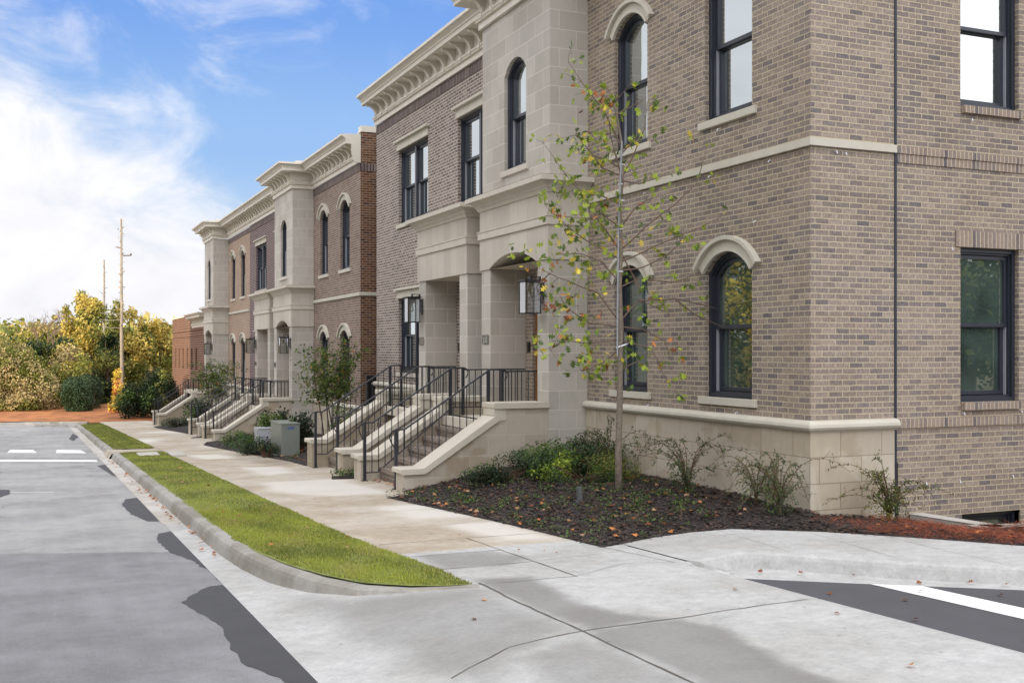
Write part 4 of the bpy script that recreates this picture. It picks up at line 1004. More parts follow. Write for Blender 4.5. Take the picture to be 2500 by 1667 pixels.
# kerbs
def kerb(name, path, hfun, wid=.17, seg=.25, base=-.17, mt=CURB):
    """path = back edge; kerb lies on the right-hand side by sgn"""
    P_ = [Vector(p_) for p_ in path]; out = []
    pts = []
    for a, b_ in zip(P_, P_[1:]):
        n = max(1, int((b_ - a).length / seg))
        for i in range(n): pts.append(a + (b_ - a) * i / n)
    pts.append(P_[-1]); mb = MB(); prev = None; L = 0
    for i, p_ in enumerate(pts):
        d = (pts[min(i + 1, len(pts) - 1)] - pts[max(i - 1, 0)]).normalized(); nrm_ = Vector((-d.y, d.x)) * wid_s
        L += (p_ - pts[i - 1]).length if i else 0
        hgt = hfun(L, p_); top = g_(p_.y) + .006; bot = top - hgt
        k = 1
        prof = [(0, top - .3), (0, top), (.62 * wid, top), (.82 * wid, top - min(.02, hgt * .2)), (.92 * wid, top - min(.05, hgt * .45)), (wid + .02, bot - .003), (wid + .03, bot - .2)]
        row = [(p_.x + nrm_.x * o, p_.y + nrm_.y * o, z_) for o, z_ in prof]
        if prev:
            for a in range(len(row) - 1): mb.quad(prev[a], row[a], row[a + 1], prev[a + 1])
        else: mb.poly(row)
        prev = row
    mb.poly(prev[::-1]); o = mb.build(name, mt, smooth=False); norm_fix(o); return struct(o)
wid_s = -1
def hL(L, p_): return .15 if p_.y > 9.2 else max(.003, .15 * ss((3.22 - p_.x) / 1.15))
wid_s = 1
KN = [(3.24, 8.165), (3.0, 8.185), (2.75, 8.265), (2.46, 8.55), (2.25, 9.06), (2.09, 9.86), (2.0, 10.69), (1.95, 11.76), (1.94, 14.8), (1.95, 30.2)]
kerb('kerb', KN, hL)
kerb('kerb', [(1.95, 32.0), (1.95, 57.5), (1.4, 60), (0, 61.5)], lambda L, p_: .15 if L > .7 else .01 + .2 * L)
wid_s = 1
kerb('kerb', [(-14, 66.6), (-3, 66.6), (.6, 65.6), (2.6, 63.4)][::-1], lambda L, p_: .15)
wid_s = -1
kerb('kerb', KR, lambda L, p_: max(.012, .15 * ss((L + .08) / .7)), wid=.16, mt=CONC)
def strip(name, x0, x1, y0, y1, h, mt, n=40):
    m_ = MB(); m_.quad((x0, y0, g_(y0) + h), (x1, y0, g_(y0) + h), (x1, y1, g_(y1) + h), (x0, y1, g_(y1) + h)); return struct(m_.build(name, mt))
strip('gutter', 1.50, 1.80, 14.8, 62, -.136, GUT)
mb = MB(); yy = [(1.70, 29.9, -.135), (1.78, 30.0, -.002), (2.5, 30.0, 0), (3.1, 30.0, 0)]
for (xa, _, ha), (xb, _, hb) in zip(yy, yy[1:]): mb.quad((xa, 30.0, g_(30) + ha), (xb, 30.0, g_(30) + hb), (xb, 32.4, g_(32.4) + hb), (xa, 32.4, g_(32.4) + ha))
struct(mb.build('sidewalk', CONCT))
# joints in the paving
mb = MB()
def jl(pts, w_=.011, wob=.006):
    w_ *= .75
    pts = [Vector(p_) for p_ in pts]; fine = []
    for a, b_ in zip(pts, pts[1:]):
        n = max(1, int((b_ - a).length / .15)); fine += [a + (b_ - a) * i / n for i in range(n)]
    fine.append(pts[-1]); row = None
    for i, p_ in enumerate(fine):
        d = (fine[min(i + 1, len(fine) - 1)] - fine[max(i - 1, 0)]).normalized(); nn_ = Vector((-d.y, d.x))
        q = p_ + nn_ * U(-wob, wob); ww = w_ * U(.6, 1.4) / 2
        r2 = [(q.x + nn_.x * s_ * ww, q.y + nn_.y * s_ * ww, hz(q.x, q.y) + .004) for s_ in (-1, 1)]
        if row: mb.quad(row[0], r2[0], r2[1], row[1])
        row = r2
jl([(4.15, 10.69), (4.13, 8.98), (4.13, 8.12)], .014); jl([(3.22, 8.14), (4.13, 8.12)]); jl([(4.13, 8.98), (5.09, 9.12)], .008); jl([(5.09, 9.43), (5.16, 8.8), (5.21, 8.32)], .009)
jl([(4.13, 8.12), (4.81, 8.5), (5.21, 8.34)], .006); jl([(3.29, 8.2), (3.25, 7.3), (3.24, 6.25), (3.2, 5.1), (3.15, 3)], .02, .008)
jl([(2.18, 5.88), (2.66, 6.15), (2.96, 6.21), (3.27, 6.29), (3.97, 6.34), (4.76, 6.42), (5.30, 6.46)], .012, .012); jl([(3.22, 9.77), (4.13, 9.77)], .012); jl([(3.22, 8.97), (4.13, 8.98)], .012)
jl([(3.2, 10.70), (5.02, 10.69)], .012); jl([(3.2, 4.0), (5.3, 4.1)], .012)
for k in range(30): jl([(3.07, 11.9 + k * 1.6), (5.0, 11.9 + k * 1.6)], .009, .003)
jl([(6.77, 9.97), (6.47, 8.3)], .007); jl([(7.48, 9.3), (7.04, 7.45)], .006); jl([(7.95, 8.7), (7.6, 6.8)], .006); jl([(8.9, 7.3), (8.3, 6.3)], .006)
struct(mb.build('paving_joint', JOINT))
# lane markings
mb = MB()
def pm(pts, h=-.134): mb.poly([(x, y, g_(y) + h) for x, y in pts])
pm([(-6, 34.4), (1.39, 29.0), (1.39, 29.75), (-6, 35.6)])
for x0 in (-4.2, -2.5, -.8, .5): pm([(x0, 34.4 - x0 * .9), (x0 + .8, 34.4 - (x0 + .8) * .9), (x0 + .7, 36.3 - (x0 + .8) * .9), (x0 + .05, 36.3 - x0 * .9)])
pm([(-.42, 20.90), (.27, 20.50), (.27, 20.56), (-.42, 20.98)])
struct(mb.build('road_marking', PAINT))
# planting beds
BED1 = [(4.66, 15.25), (4.74, 14.2), (4.90, 12.6), (5.0, 11.2), (5.08, 9.43), (5.45, 9.58), (5.85, 9.76), (6.4, 9.92), (6.94, 9.93), (7.66, 9.23), (8.13, 8.47), (8.61, 7.62), (9.5, 6.8), (10.5, 6.2), (12.4, 5.6), (12.4, 9.1), (9.62, 9.1), (9.62, 10.24), (8.25, 10.24), (8.24, 15.86), (5.13, 15.86), (5.1, 15.4)]
def bedz(x, y):
    k_ = ss(segd(x, y, BED1[:15]) / .45)
    return g_(y) + .006 + (bedz0(x, y) - g_(y) - .006) * k_
def bedz0(x, y):
    if y < 11:    # level ground against the corner
        e = ss((y - 9.4 + (x - 5.5) * .0) / 1.2) * ss((x - 5.0) / 1.5) * .08
        if x > 8.3: e = -.10 * ss((x - 8.6) / 1.)
        return g_(y) + .006 + e + .012 * (1 + noise.noise(Vector((x * 4, y * 4, 0))))
    k = ss((x - 4.75) / 2.4); target = -1.84
    e = (target - g_(y)) * k if y < 16.5 else .22 * k
    e = max(e, .02 * k)
    return g_(y) + .006 + e * ss((y - 10.2) / 1.6) + .08 * k * (1 - ss((y - 10.2) / 1.6)) + .015 * noise.noise(Vector((x * 4, y * 4, 0)))
def bed(name, pl, zf, mt, st=.12):
    x0 = min(p_[0] for p_ in pl); x1 = max(p_[0] for p_ in pl); y0 = min(p_[1] for p_ in pl); y1 = max(p_[1] for p_ in pl)
    bm = bmesh.new(); vs = [bm.verts.new((x, y, 0)) for x, y in pl]; bm.faces.new(vs)
    x = x0 + st
    while x < x1: bmesh.ops.bisect_plane(bm, geom=bm.verts[:] + bm.edges[:] + bm.faces[:], plane_co=(x, 0, 0), plane_no=(1, 0, 0)); x += st
    y = y0 + st
    while y < y1: bmesh.ops.bisect_plane(bm, geom=bm.verts[:] + bm.edges[:] + bm.faces[:], plane_co=(0, y, 0), plane_no=(0, 1, 0)); y += st
    for v in bm.verts: v.co.z = zf(v.co.x, v.co.y) + (.0 if segd(v.co.x, v.co.y, pl + [pl[0]]) < .01 else 0)
    me = bpy.data.meshes.new(name); bm.to_mesh(me); bm.free(); me.materials.append(mt)
    o = bpy.data.objects.new(name, me); C.objects.link(o); return o
struct(bed('planting_bed', BED1, bedz, SOIL))
BED2 = [(5.12, 22.6), (5.12, 24.2), (4.95, 26), (4.7, 29), (4.5, 32.0), (4.47, 32.8), (4.8, 34.6), (5.12, 35.12), (8.24, 35.12), (8.24, 22.4), (5.14, 22.4)]
def bz2(x, y): return g_(y) + .006 + .16 * ss((x - 5.15) / 1.6) + .006 * (1 + noise.noise(Vector((x * 4, y * 4, 0))))
struct(bed('planting_bed', BED2, bz2, SOIL, .2))
BED3 = [(5.12, 41.7), (5.1, 43), (4.9, 46), (4.75, 50), (4.82, 51.7), (5.12, 52.3), (8.24, 52.3), (8.24, 41.7)]
struct(bed('planting_bed', BED3, bz2, SOIL, .4))
mb = MB()
for ya, yb, zz in ((18.735, 19.465, -1.5), (38.035, 38.745, -2.2)):
    mb.quad((4.75, ya + .1, g_(ya) + .008), (5.2, ya, g_(ya) + .02), (5.2, yb, g_(yb) + .02), (4.9, yb - .05, g_(yb) + .008)); mb.quad((5.2, ya, g_(ya) + .02), (8.2, ya, zz), (8.2, yb, zz), (5.2, yb, g_(yb) + .02))
struct(mb.build('planting_bed', SOIL))
# pine straw by the side wall, orange bank at the end of the street
def orange(x, y): return g_(66.6) + .05 + .035 * (y - 66.6) * .3 + .12 * noise.noise(Vector((x * .5, y * .5, 0)))
OB = [(-16, 66.7), (-3, 66.7), (.8, 65.7), (3.0, 63.0), (5.6, 61.8), (8.4, 61), (14, 62), (14, 92), (-40, 92), (-40, 66.7)]
struct(bed('straw_bank', OB, orange, SOILO, 1.5))
# window well beside the basement window
r_ = empty('window_well', (10.0, 9.0, -2.2), 'pale concrete kerb wall of the window well under the side windows', 'window well')
mb = MB()
def wellbox(pts, w_, z0, z1, mb=mb):
    P_ = [Vector(p_) for p_ in pts]
    for a, b_ in zip(P_, P_[1:]):
        d = (b_ - a).normalized(); n_ = Vector((-d.y, d.x)) * w_; e = d * w_ if (a - P_[0]).length > .01 else d * 0
        c4 = [a - e, b_, b_ + n_, a - e + n_]
        mb.prism([(q.x, q.y) for q in c4], lambda x, y, dd: (x, y, dd), z0, z1)
wellbox([(9.72, 10.2), (9.86, 9.05), (12.6, 8.35)], .2, -3.0, -1.985)
mb.build('well_wall', GUT, r_, bevel=.01)

# ================================================================== small scatter: mulch, leaves, grass
def rv():
    while True:
        v = Vector((U(-1, 1), U(-1, 1), U(-1, 1)))
        if .05 < v.length < 1: return v.normalized()
mb = MB()
def scatter(pl, n, fn):
    x0 = min(p_[0] for p_ in pl); x1 = max(p_[0] for p_ in pl); y0 = min(p_[1] for p_ in pl); y1 = max(p_[1] for p_ in pl); k = 0
    while k < n:
        x, y = U(x0, x1), U(y0, y1)
        if inpoly(x, y, pl): fn(x, y); k += 1
def chip(x, y, zf=bedz):
    z_ = zf(x, y) + U(.0, .022); a = U(0, 2 * pi); u = Vector((cos(a), sin(a), U(-.35, .35))).normalized(); n = Vector((U(-.5, .5), U(-.5, .5), 1)).normalized(); n = (n - u * n.dot(u)).normalized()
    straw = x > 8.0 and y < 9.9 - (x - 8.2) * .3 or x > 8.9
    if straw:
        mb.leaf(Vector((x, y, z_ + U(0, .02))), n, u, U(.08, .2), .006, 2)
    else: mb.leaf(Vector((x, y, z_)), n, u, U(.03, .10), U(.014, .036), 0 if R() < .78 else 1)
scatter(BED1, 24000, chip)
scatter(BED1[9:17], 9000, chip)
scatter(BED2, 5000, lambda x, y: chip(x, y, bz2) if x < 8.0 else None)
tag(mb.build('mulch', [CHIP, CHIP2, STRAW]), None, None, kind='stuff')
def litter(x, y, z_, s_, mats=(0, 1, 2), mbx=None):
    a = U(0, 2 * pi); u = Vector((cos(a), sin(a), U(-.2, .3))).normalized(); n = Vector((U(-.6, .6), U(-.6, .6), 1)).normalized(); n = (n - u * n.dot(u)).normalized(); v = n.cross(u); p_ = Vector((x, y, z_))
    sh = [(0, 0), (.25, .12), (.3, .42), (.5, .22), (.62, .5), (.75, .2), (1, 0), (.75, -.2), (.62, -.5), (.5, -.22), (.3, -.42), (.25, -.12)]
    k = len(mbx.v)
    for (c_, e_) in sh: mbx.v.append(tuple(p_ + u * (c_ * s_) + v * (e_ * s_) + n * (abs(e_) * s_ * .35)))
    mbx.f.append(tuple(range(k, k + len(sh)))); mbx.m.append(random.choice(mats))
lb = MB()
scatter(BED1[:9] + [(7.4, 10.2), (8.1, 12), (8.1, 15.6), (5.2, 15.6)], 210, lambda x, y: litter(x, y, bedz(x, y) + .03, U(.05, .09), mbx=lb))
scatter(BED1[9:17], 110, lambda x, y: litter(x, y, bedz(x, y) + .03, U(.05, .09), mbx=lb))
for k in range(70):
    y = U(11, 24) if R() < .8 else U(24, 30); litter(min(1.92, 1.62 + abs(random.gauss(0, .09))), y, g_(y) - .115, U(.05, .09), mbx=lb)
for k in range(5): x, y = U(1.8, 6), U(4.5, 8); litter(x, y, hz(x, y) + .01 if x > 1.7 else g_(y) - .13, U(.04, .07), mbx=lb)
for (x, y) in [(6.3, 7.9), (6.0, 8.1), (6.6, 7.6), (6.9, 7.1), (7.2, 6.9), (7.4, 6.7), (6.2, 6.6), (5.9, 7.1), (6.6, 6.8), (6.9, 5.8), (6.0, 5.2), (5.8, 6.0), (7.0, 6.4)]: litter(x, y, g_(y) - .118, .06, (1, 1), lb)
for k in range(60): x, y = U(5.25, 5.5), U(16.5, 18.2); litter(x, y, g_(y) + .02, .07, mbx=lb)
for k in range(16): x, y = U(3.2, 4.9), U(9, 26); litter(x, y, g_(y) + .012, .035, mbx=lb)
for k in range(60): x, y = U(5.2, 6.0), U(22.8, 26.5); litter(x, y, bz2(x, y) + .03, .08, mbx=lb)
for k in range(20): x, y = U(2.0, 3.0), U(9, 28); litter(x, y, g_(y) + .05, .07, mbx=lb)
tag(lb.build('fallen_leaves', [L_OR, L_BR, L_TN]), None, None, kind='stuff')
# grass verge
VG = [(x - .025, y - (.02 if y < 9 else 0)) for x, y in KIN[::-1]] + [(1.96, 30.1), (3.05, 30.1), (3.05, 12.5), (3.09, 10.8), (3.15, 10.0), (3.21, 9.2)]
def vz(x, y): return g_(y) + .005 + .014 * ss(min(x - 1.9, 3.1 - x) / .3) + .008 * noise.noise(Vector((x * 5, y * 5, 1)))
struct(bed('grass_verge', VG, vz, TURF, .12))
VG2 = [(1.96, 32.2), (1.96, 57.4), (2.2, 58.3), (3.05, 58.5), (3.05, 32.2), (2.9, 31.8), (2.2, 31.9)]
struct(bed('grass_verge', VG2, vz, TURF, .5))
gb = MB()
def blade(x, y, h, w_):
    a = U(0, 2 * pi); d = Vector((cos(a), sin(a), 0)); s_ = Vector((-d.y, d.x, 0)); b_ = Vector((x, y, vz(x, y) - .005)); k = len(gb.v)
    ln = U(.1, .7) * h
    gb.v += [tuple(b_ - s_ * w_), tuple(b_ + s_ * w_), tuple(b_ + Vector((0, 0, h)) + d * ln)]; gb.f.append((k, k + 1, k + 2))
    pn = noise.noise(Vector((x * 1.7, y * .9, 0)))
    gb.m.append(2 if R() < .10 + max(0, noise.noise(Vector((x * 2.6 + 9, y * 1.4, 0)))) * .7 else (0 if R() + pn * 1.1 - max(0, (y - 13)) * .018 > .35 else 1))
def gdens(x, y):
    blade(x, y, U(.012, .032) * (1 + .5 * noise.noise(Vector((x * 3, y * 3, 5)))), U(.0016, .003) * (1 + y * .05))
scatter([q for q in VG if q[1] < 15] + [(1.96, 14.9), (3.05, 14.9)][::1] if False else [(x + .005, y + .005) for x, y in KIN[::-1]] + [(3.06, 14.8), (3.06, 12.5), (3.10, 10.8), (3.16, 10.0), (3.22, 9.18)], 62000, gdens)
scatter([(1.96, 14.8), (3.05, 14.8), (3.05, 30.1), (1.96, 30.1)], 40000, lambda x, y: blade(x, y, U(.012, .032), .005))
scatter(VG2, 22000, lambda x, y: blade(x, y, U(.012, .035), .012))
tag(gb.build('grass', [G1, G2, L_GDRY]), None, None, kind='stuff')
# utility lids in the verge
for (x, y, w_, l_) in ((2.55, 28.6, .5, .9), (3.2, 28.3, .35, 1.2)):
    mb = MB(); mb.box(x - w_ / 2, x + w_ / 2, y - l_ / 2, y + l_ / 2, g_(y) - .05, g_(y) + .045); o = mb.build('ground_box', GUT, bevel=.01)
    tag(o, 'flat pale utility cover set in the grass verge' if w_ > .4 else 'flat pale utility cover at the sidewalk edge of the verge', 'ground box', 'utility covers in the verge')

# ================================================================== plants
SH_OAK = [(0, 0), (.2, .02), (.24, .22), (.36, .05), (.5, .38), (.6, .07), (.76, .3), (.84, .05), (1, .0), (.84, -.05), (.76, -.3), (.6, -.07), (.5, -.38), (.36, -.05), (.24, -.22), (.2, -.02)]
def oakleaf(mbx, p_, u, n, s_, m_):
    dd = p_.x * S_ + p_.y * C_; px_ = 1250 + FPX * (p_.x * C_ - p_.y * S_) / dd; py_ = 855 - FPX * p_.z / dd
    if px_ < 1338 and 655 < py_ < 790: return
    n = (n - u * n.dot(u)); n = n.normalized() if n.length > 1e-3 else Vector((1, 0, 0)); v = n.cross(u); k = len(mbx.v)
    for c_, e_ in SH_OAK: mbx.v.append(tuple(p_ + u * (c_ * s_) + v * (e_ * s_) - n * (c_ * c_ * s_ * .2)))
    mbx.f.append(tuple(range(k, k + len(SH_OAK)))); mbx.m.append(m_)
oak = empty('young_oak_tree', (7.05, 12.5, -1.95), 'slender young oak with sparse green and orange leaves staked in the mulch bed', 'tree')
DT = 7.05 * S_ + 12.5 * C_
TRK = [(1511, 1236), (1510, 1100), (1513, 980), (1514, 900), (1516, 800), (1512, 700), (1515, 620), (1513, 520), (1519, 430), (1518, 350), (1507, 290), (1497, 250), (1485, 220), (1466, 197), (1448, 178)]
tw = [PT(x, y, DT) for x, y in TRK]
mb = MB(); rad = [.052, .046, .042, .040, .036, .034, .031, .028, .026, .018, .013, .010, .008, .006, .003]
mb.tube(tw, rad, 10); mb.build('trunk', BARK, oak, smooth=True)
BRN = [[(1517, 360), (1475, 270), (1463, 255), (1435, 220), (1387, 152)], [(1519, 432), (1505, 385), (1490, 330), (1485, 290)], [(1512, 410), (1480, 390), (1440, 380), (1400, 372)], [(1520, 430), (1550, 370), (1575, 310), (1580, 250)],
       [(1517, 375), (1545, 345), (1575, 315)], [(1505, 280), (1540, 262), (1570, 245)], [(1500, 250), (1515, 235), (1533, 210)], [(1510, 632), (1434, 589), (1363, 534), (1330, 500)], [(1507, 778), (1458, 714), (1409, 696), (1342, 668), (1296, 647)],
       [(1516, 781), (1541, 751), (1559, 734), (1594, 747), (1640, 770)], [(1510, 797), (1440, 790), (1385, 751), (1363, 714)], [(1514, 797), (1568, 803), (1623, 833), (1640, 880)], [(1559, 734), (1648, 729), (1740, 751), (1789, 763)],
       [(1516, 660), (1568, 653), (1630, 622), (1657, 598), (1670, 560)], [(1560, 703), (1516, 616), (1464, 543), (1434, 491), (1400, 450), (1325, 347)], [(1519, 607), (1574, 555), (1648, 500), (1700, 450), (1725, 360)], [(1520, 550), (1550, 508), (1575, 490), (1640, 470)],
       [(1512, 830), (1430, 838), (1380, 830), (1340, 850)], [(1516, 830), (1590, 850), (1632, 935)], [(1515, 500), (1450, 470), (1400, 465), (1360, 480)], [(1516, 560), (1470, 520), (1430, 540)], [(1514, 640), (1600, 600), (1700, 560), (1780, 520)],
       [(1512, 690), (1470, 640), (1420, 620), (1370, 620)], [(1513, 850), (1480, 880), (1440, 900), (1420, 905)], [(1516, 700), (1560, 680), (1640, 690), (1720, 665)], [(1517, 440), (1560, 450), (1620, 430)], [(1519, 430), (1470, 410), (1420, 345), (1405, 330)], [(1648, 729), (1700, 770), (1745, 790), (1790, 810)], [(1342, 668), (1310, 700), (1330, 750)], [(1514, 900), (1560, 880), (1600, 840)]]
mb = MB(); lf = MB(); tips = []
for bi, br in enumerate(BRN):
    off = U(-.5, .5) if bi not in (3, 4, 5, 6) else U(-.2, .2); n = len(br); pts = []
    for i, (x, y) in enumerate(br):
        pts.append(PT(x, y, DT + off * (i / (n - 1)) * 1.2))
    # subdivide with a little wander
    fine = []
    for a, b_ in zip(pts, pts[1:]):
        for k in range(3): fine.append(a.lerp(b_, k / 3) + rv() * .008 * (1 if k else 0))
    fine.append(pts[-1]); m_ = len(fine)
    mb.tube(fine, [.0115 * (1 - i / m_ * .82) for i in range(m_)], 5)
    for i, q in enumerate(fine):
        if i < m_ * .25: continue
        right = br[-1][0] > 1530
        k2 = (3 if not right else 1) + (1 if i > m_ * .8 else 0)
        for j in range(k2):
            if R() < .34: continue
            d = rv(); d.z -= .1; d.normalize(); tip = q + d * U(.05, .26)
            mb.tube([q, q.lerp(tip, .5) + rv() * .012, tip], [.003, .0022, .0013], 3, cap=False)
            red = 0.035 if not (br[-1][1] > 640 and br[-1][0] < 1420) else .13
            for l_ in range(random.choice((2, 3, 4, 5))):
                u = (d * .5 + rv() * .8 + Vector((0, 0, -.35))).normalized()
                r0 = R(); mi = 3 if r0 < red * .7 else (4 if r0 < red else (2 if r0 < red + .08 else (0 if r0 < .74 else 1)))
                oakleaf(lf, tip + rv() * .02, u, rv(), U(.075, .135), mi)
for (cx_, cy_, rx, ry, n_, dd) in [(1380, 545, 40, 40, 26, 0), (1360, 600, 50, 30, 26, .2), (1370, 650, 60, 30, 22, 0), (1350, 730, 60, 45, 40, -.1), (1420, 600, 40, 30, 14, .3), (1425, 875, 12, 22, 22, 0), (1305, 825, 16, 14, 10, 0), (1275, 610, 40, 22, 12, 0), (1385, 830, 45, 18, 18, .1), (1450, 820, 40, 20, 18, 0), (1460, 480, 60, 22, 30, 0), (1500, 580, 50, 30, 22, .1), (1460, 250, 45, 28, 30, 0), (1440, 330, 40, 25, 20, 0), (1450, 410, 45, 20, 14, .1), (1530, 850, 30, 30, 18, 0), (1580, 880, 40, 25, 8, 0), (1620, 840, 50, 30, 10, .1), (1600, 560, 60, 40, 14, 0), (1530, 430, 60, 30, 12, 0), (1640, 965, 25, 14, 4, 0), (1590, 770, 30, 30, 8, 0), (1330, 660, 25, 12, 10, 0), (1520, 940, 30, 40, 8, 0)]:
    for k in range(n_):
        a, r1 = U(0, 2 * pi), sqrt(R()); q = PT(cx_ + rx * r1 * cos(a), cy_ + ry * r1 * sin(a), DT + dd + U(-.3, .3)); u = (rv() + Vector((0, 0, -.4))).normalized()
        r0 = R(); red = .45 if (680 < cy_ < 790 and cx_ < 1400) or cy_ in (250, 965) else .05
        oakleaf(lf, q, u, rv(), U(.075, .135), 3 if r0 < red * .7 else (4 if r0 < red else (2 if r0 < red + .16 else (0 if r0 < .64 else 1))))
mb.build('branches', TWIG, oak); lf.build('leaves', [L_LT, L_MD, L_YL, L_OR, L_BR], oak)
mb = MB(); st0, st1 = PT(1507, 870, DT - .06), PT(1518, 345, DT - .05); mb.tube([st0, PT(1508, 700, DT - .06), PT(1510, 560, DT - .06), st1], .011, 6); mb.build('stake', FRL, oak)
for (x, y) in ((1514, 663), (1514, 560), (1517, 380), (1519, 402), (1515, 450), (1518, 490)):
    q = PT(x, y, DT - .0); m_ = MB(); m_.tube([q + Vector((0, 0, -.006)), q + Vector((0, 0, .006))], .045 if y > 500 else .034, 10); m_.build('tie', WHT, oak)
q = PT(1512, 843, DT); mb = MB(); mb.tube([q + Vector((-.05, 0, -.03)), q + Vector((.03, -.05, .0)), q + Vector((.16, -.05, .045))], [.012, .012, .006], 4); mb.build('tie', WHT, oak)

def leafcloud(mbx, c_, rx, ry, rz, n, L, W, mats, hollow=.35, up=.2, clump=1.6, thresh=-.15, zmin=None):
    k = 0; tries = 0; c_ = Vector(c_)
    while k < n and tries < n * 10:
        tries += 1; d = rv(); r1 = hollow + (1 - hollow) * R() ** .6; q = Vector((d.x * rx * r1, d.y * ry * r1, d.z * rz * r1)) + c_
        nz_ = noise.noise(q * clump + Vector((5, 9, 2)))
        if nz_ < thresh + .25 * (r1 - .6): continue
        if zmin is not None and q.z < zmin: continue
        n_ = (d * .6 + rv() * .9 + Vector((0, 0, up))).normalized(); u = rv(); u = (u - n_ * u.dot(n_)); u = u.normalized() if u.length > .05 else Vector((0, 0, 1))
        w_ = noise.noise(q * clump * .7 + Vector((1, 3, 8))) * 1.6 + U(-.35, .35)
        mi = 0 if w_ < -.12 else (1 if w_ < .30 else 2)
        mbx.leaf(q, n_, u, L * U(.7, 1.3), W * U(.7, 1.3), min(mi, len(mats) - 1)); k += 1
def arching(name, x, y, zf, h, spread, ns, label, mats, lsz=.022, grp=None, cat='shrub'):
    z0 = zf(x, y); r_ = empty(name, (x, y, z0), label, cat, grp); mb = MB(); lf = MB()
    for i in range(int(ns * .72)):
        a = U(0, 2 * pi); hh = h * U(.35, 1.15); sp = spread * U(.35, 1.25); pts = []
        dr = U(.15, .8) * hh; sp *= U(.8, 1.5)
        for k in range(9):
            t_ = k / 8; pts.append(Vector((min(x + cos(a) * sp * t_ ** 1.6 + U(-.012, .012), 8.19 if y > 10.3 else 99), y + sin(a) * sp * t_ ** 1.6 + U(-.012, .012), z0 + hh * (1 - (1 - t_) ** 1.7) - dr * t_ ** 3)))
        mb.tube(pts, [.006 * (1 - k / 11) for k in range(9)], 4, cap=False)
        for k in range(1, 9):
            for j in range(6):
                q = pts[k - 1].lerp(pts[k], j / 6)
                if k > 2 and R() < .25:
                    d = rv(); d.z = abs(d.z); tip = q + d * U(.04, .14); mb.tube([q, tip], [.002, .0012], 3, cap=False)
                    for _ in range(5): lf.leaf(q.lerp(tip, R()), rv(), rv().normalized(), lsz * U(.7, 1.4), lsz * .6, random.randrange(len(mats)))
                if R() < .7:
                    n_ = rv(); u = rv(); u = (u - n_ * u.dot(n_)).normalized(); lf.leaf(q, n_, u, lsz * U(.7, 1.4), lsz * .6, random.randrange(len(mats)))
    leafcloud(lf, (x, y, z0 + .16), .24, .24, .2, 420, lsz * 1.1, lsz * .6, mats, .1, .3, 5., -.3, zmin=z0)
    mb.build('stems', STEM, r_); lf.build('leaves', mats, r_); return r_
ARG = 'arching shrubs along the house wall'
arching('arching_shrub', 7.75, 14.2, bedz, .95, .75, 34, 'tall arching shrub against the buff base, just right of the oak trunk', [L_BG, L_DK, L_MD], .030, ARG)
arching('arching_shrub', 7.8, 12.15, bedz, .95, .65, 26, 'arching shrub with one upright plume midway along the buff base', [L_BG, L_DK, L_MD], .028, ARG)
arching('arching_shrub', 7.78, 10.2, bedz, .85, .6, 36, 'dense arching shrub in front of the house corner', [L_BG, L_MD, L_DK], .026, ARG)
arching('arching_shrub', 8.98, 9.75, bedz, .80, .45, 44, 'bushy arching shrub under the black wall joint', [L_OL, L_MD, L_DK], .026, ARG)
arching('arching_shrub', 8.05, 11.0, bedz, .7, .5, 18, 'thin arching shrub in the gap left of the house corner', [L_BG, L_OL, L_MD], .024, ARG)
for (x, y, rx, ry, rz, n, lb_, ms, L) in [
    (7.35, 15.0, .7, .55, .42, 4600, 'dark low evergreen shrub in the corner by the stair wall', [L_DK, L_MD, L_MD], .045), (6.75, 14.9, .6, .5, .30, 3200, 'spreading evergreen shrub against the stair side wall', [L_DK, L_BG, L_MD], .04),
    (6.95, 14.2, .5, .4, .33, 2400, 'bright leafed low shrub at the front of the evergreen clump', [L_DK, L_MD, L_LT], .06), (6.2, 14.75, .55, .35, .24, 2400, 'ragged low shrub farthest left in the evergreen clump', [L_BK, L_DK, L_MD], .04), (7.9, 14.9, .5, .5, .5, 3000, 'dark shrub in the angle between bay and brick wall', [L_BK, L_DK, L_BG], .036), (7.6, 14.55, .55, .5, .45, 3600, 'low grey green shrub behind the oak trunk', [L_BK, L_BG, L_MD], .036),
    (7.45, 13.55, .42, .4, .36, 2400, 'feathery light green shrub right behind the oak trunk', [L_DK, L_MD, L_OL], .03), (7.05, 13.6, .55, .45, .26, 2400, 'flat grey green shrub left of the oak trunk', [L_DK, L_BG, L_MD], .03)]:
    z0 = bedz(x, y); r_ = empty('low_shrub', (x, y, z0), lb_, 'shrub', 'low shrubs by the near stairs'); mb = MB(); rz *= .82; leafcloud(mb, (x, y, z0 + rz * .5), rx * 1.08, ry, rz, n, L, L * .5, ms, .2, .5, 3.2, -.25, zmin=z0)
    mb.build('leaves', ms, r_); mb = MB()
    for k in range(26): a = U(0, 2 * pi); mb.tube([(x, y, z0), (x + cos(a) * rx * .9, y + sin(a) * ry * .9, z0 + rz * U(.3, 1.2))], [.006, .002], 4, cap=False)
    mb.build('stems', STEM, r_)
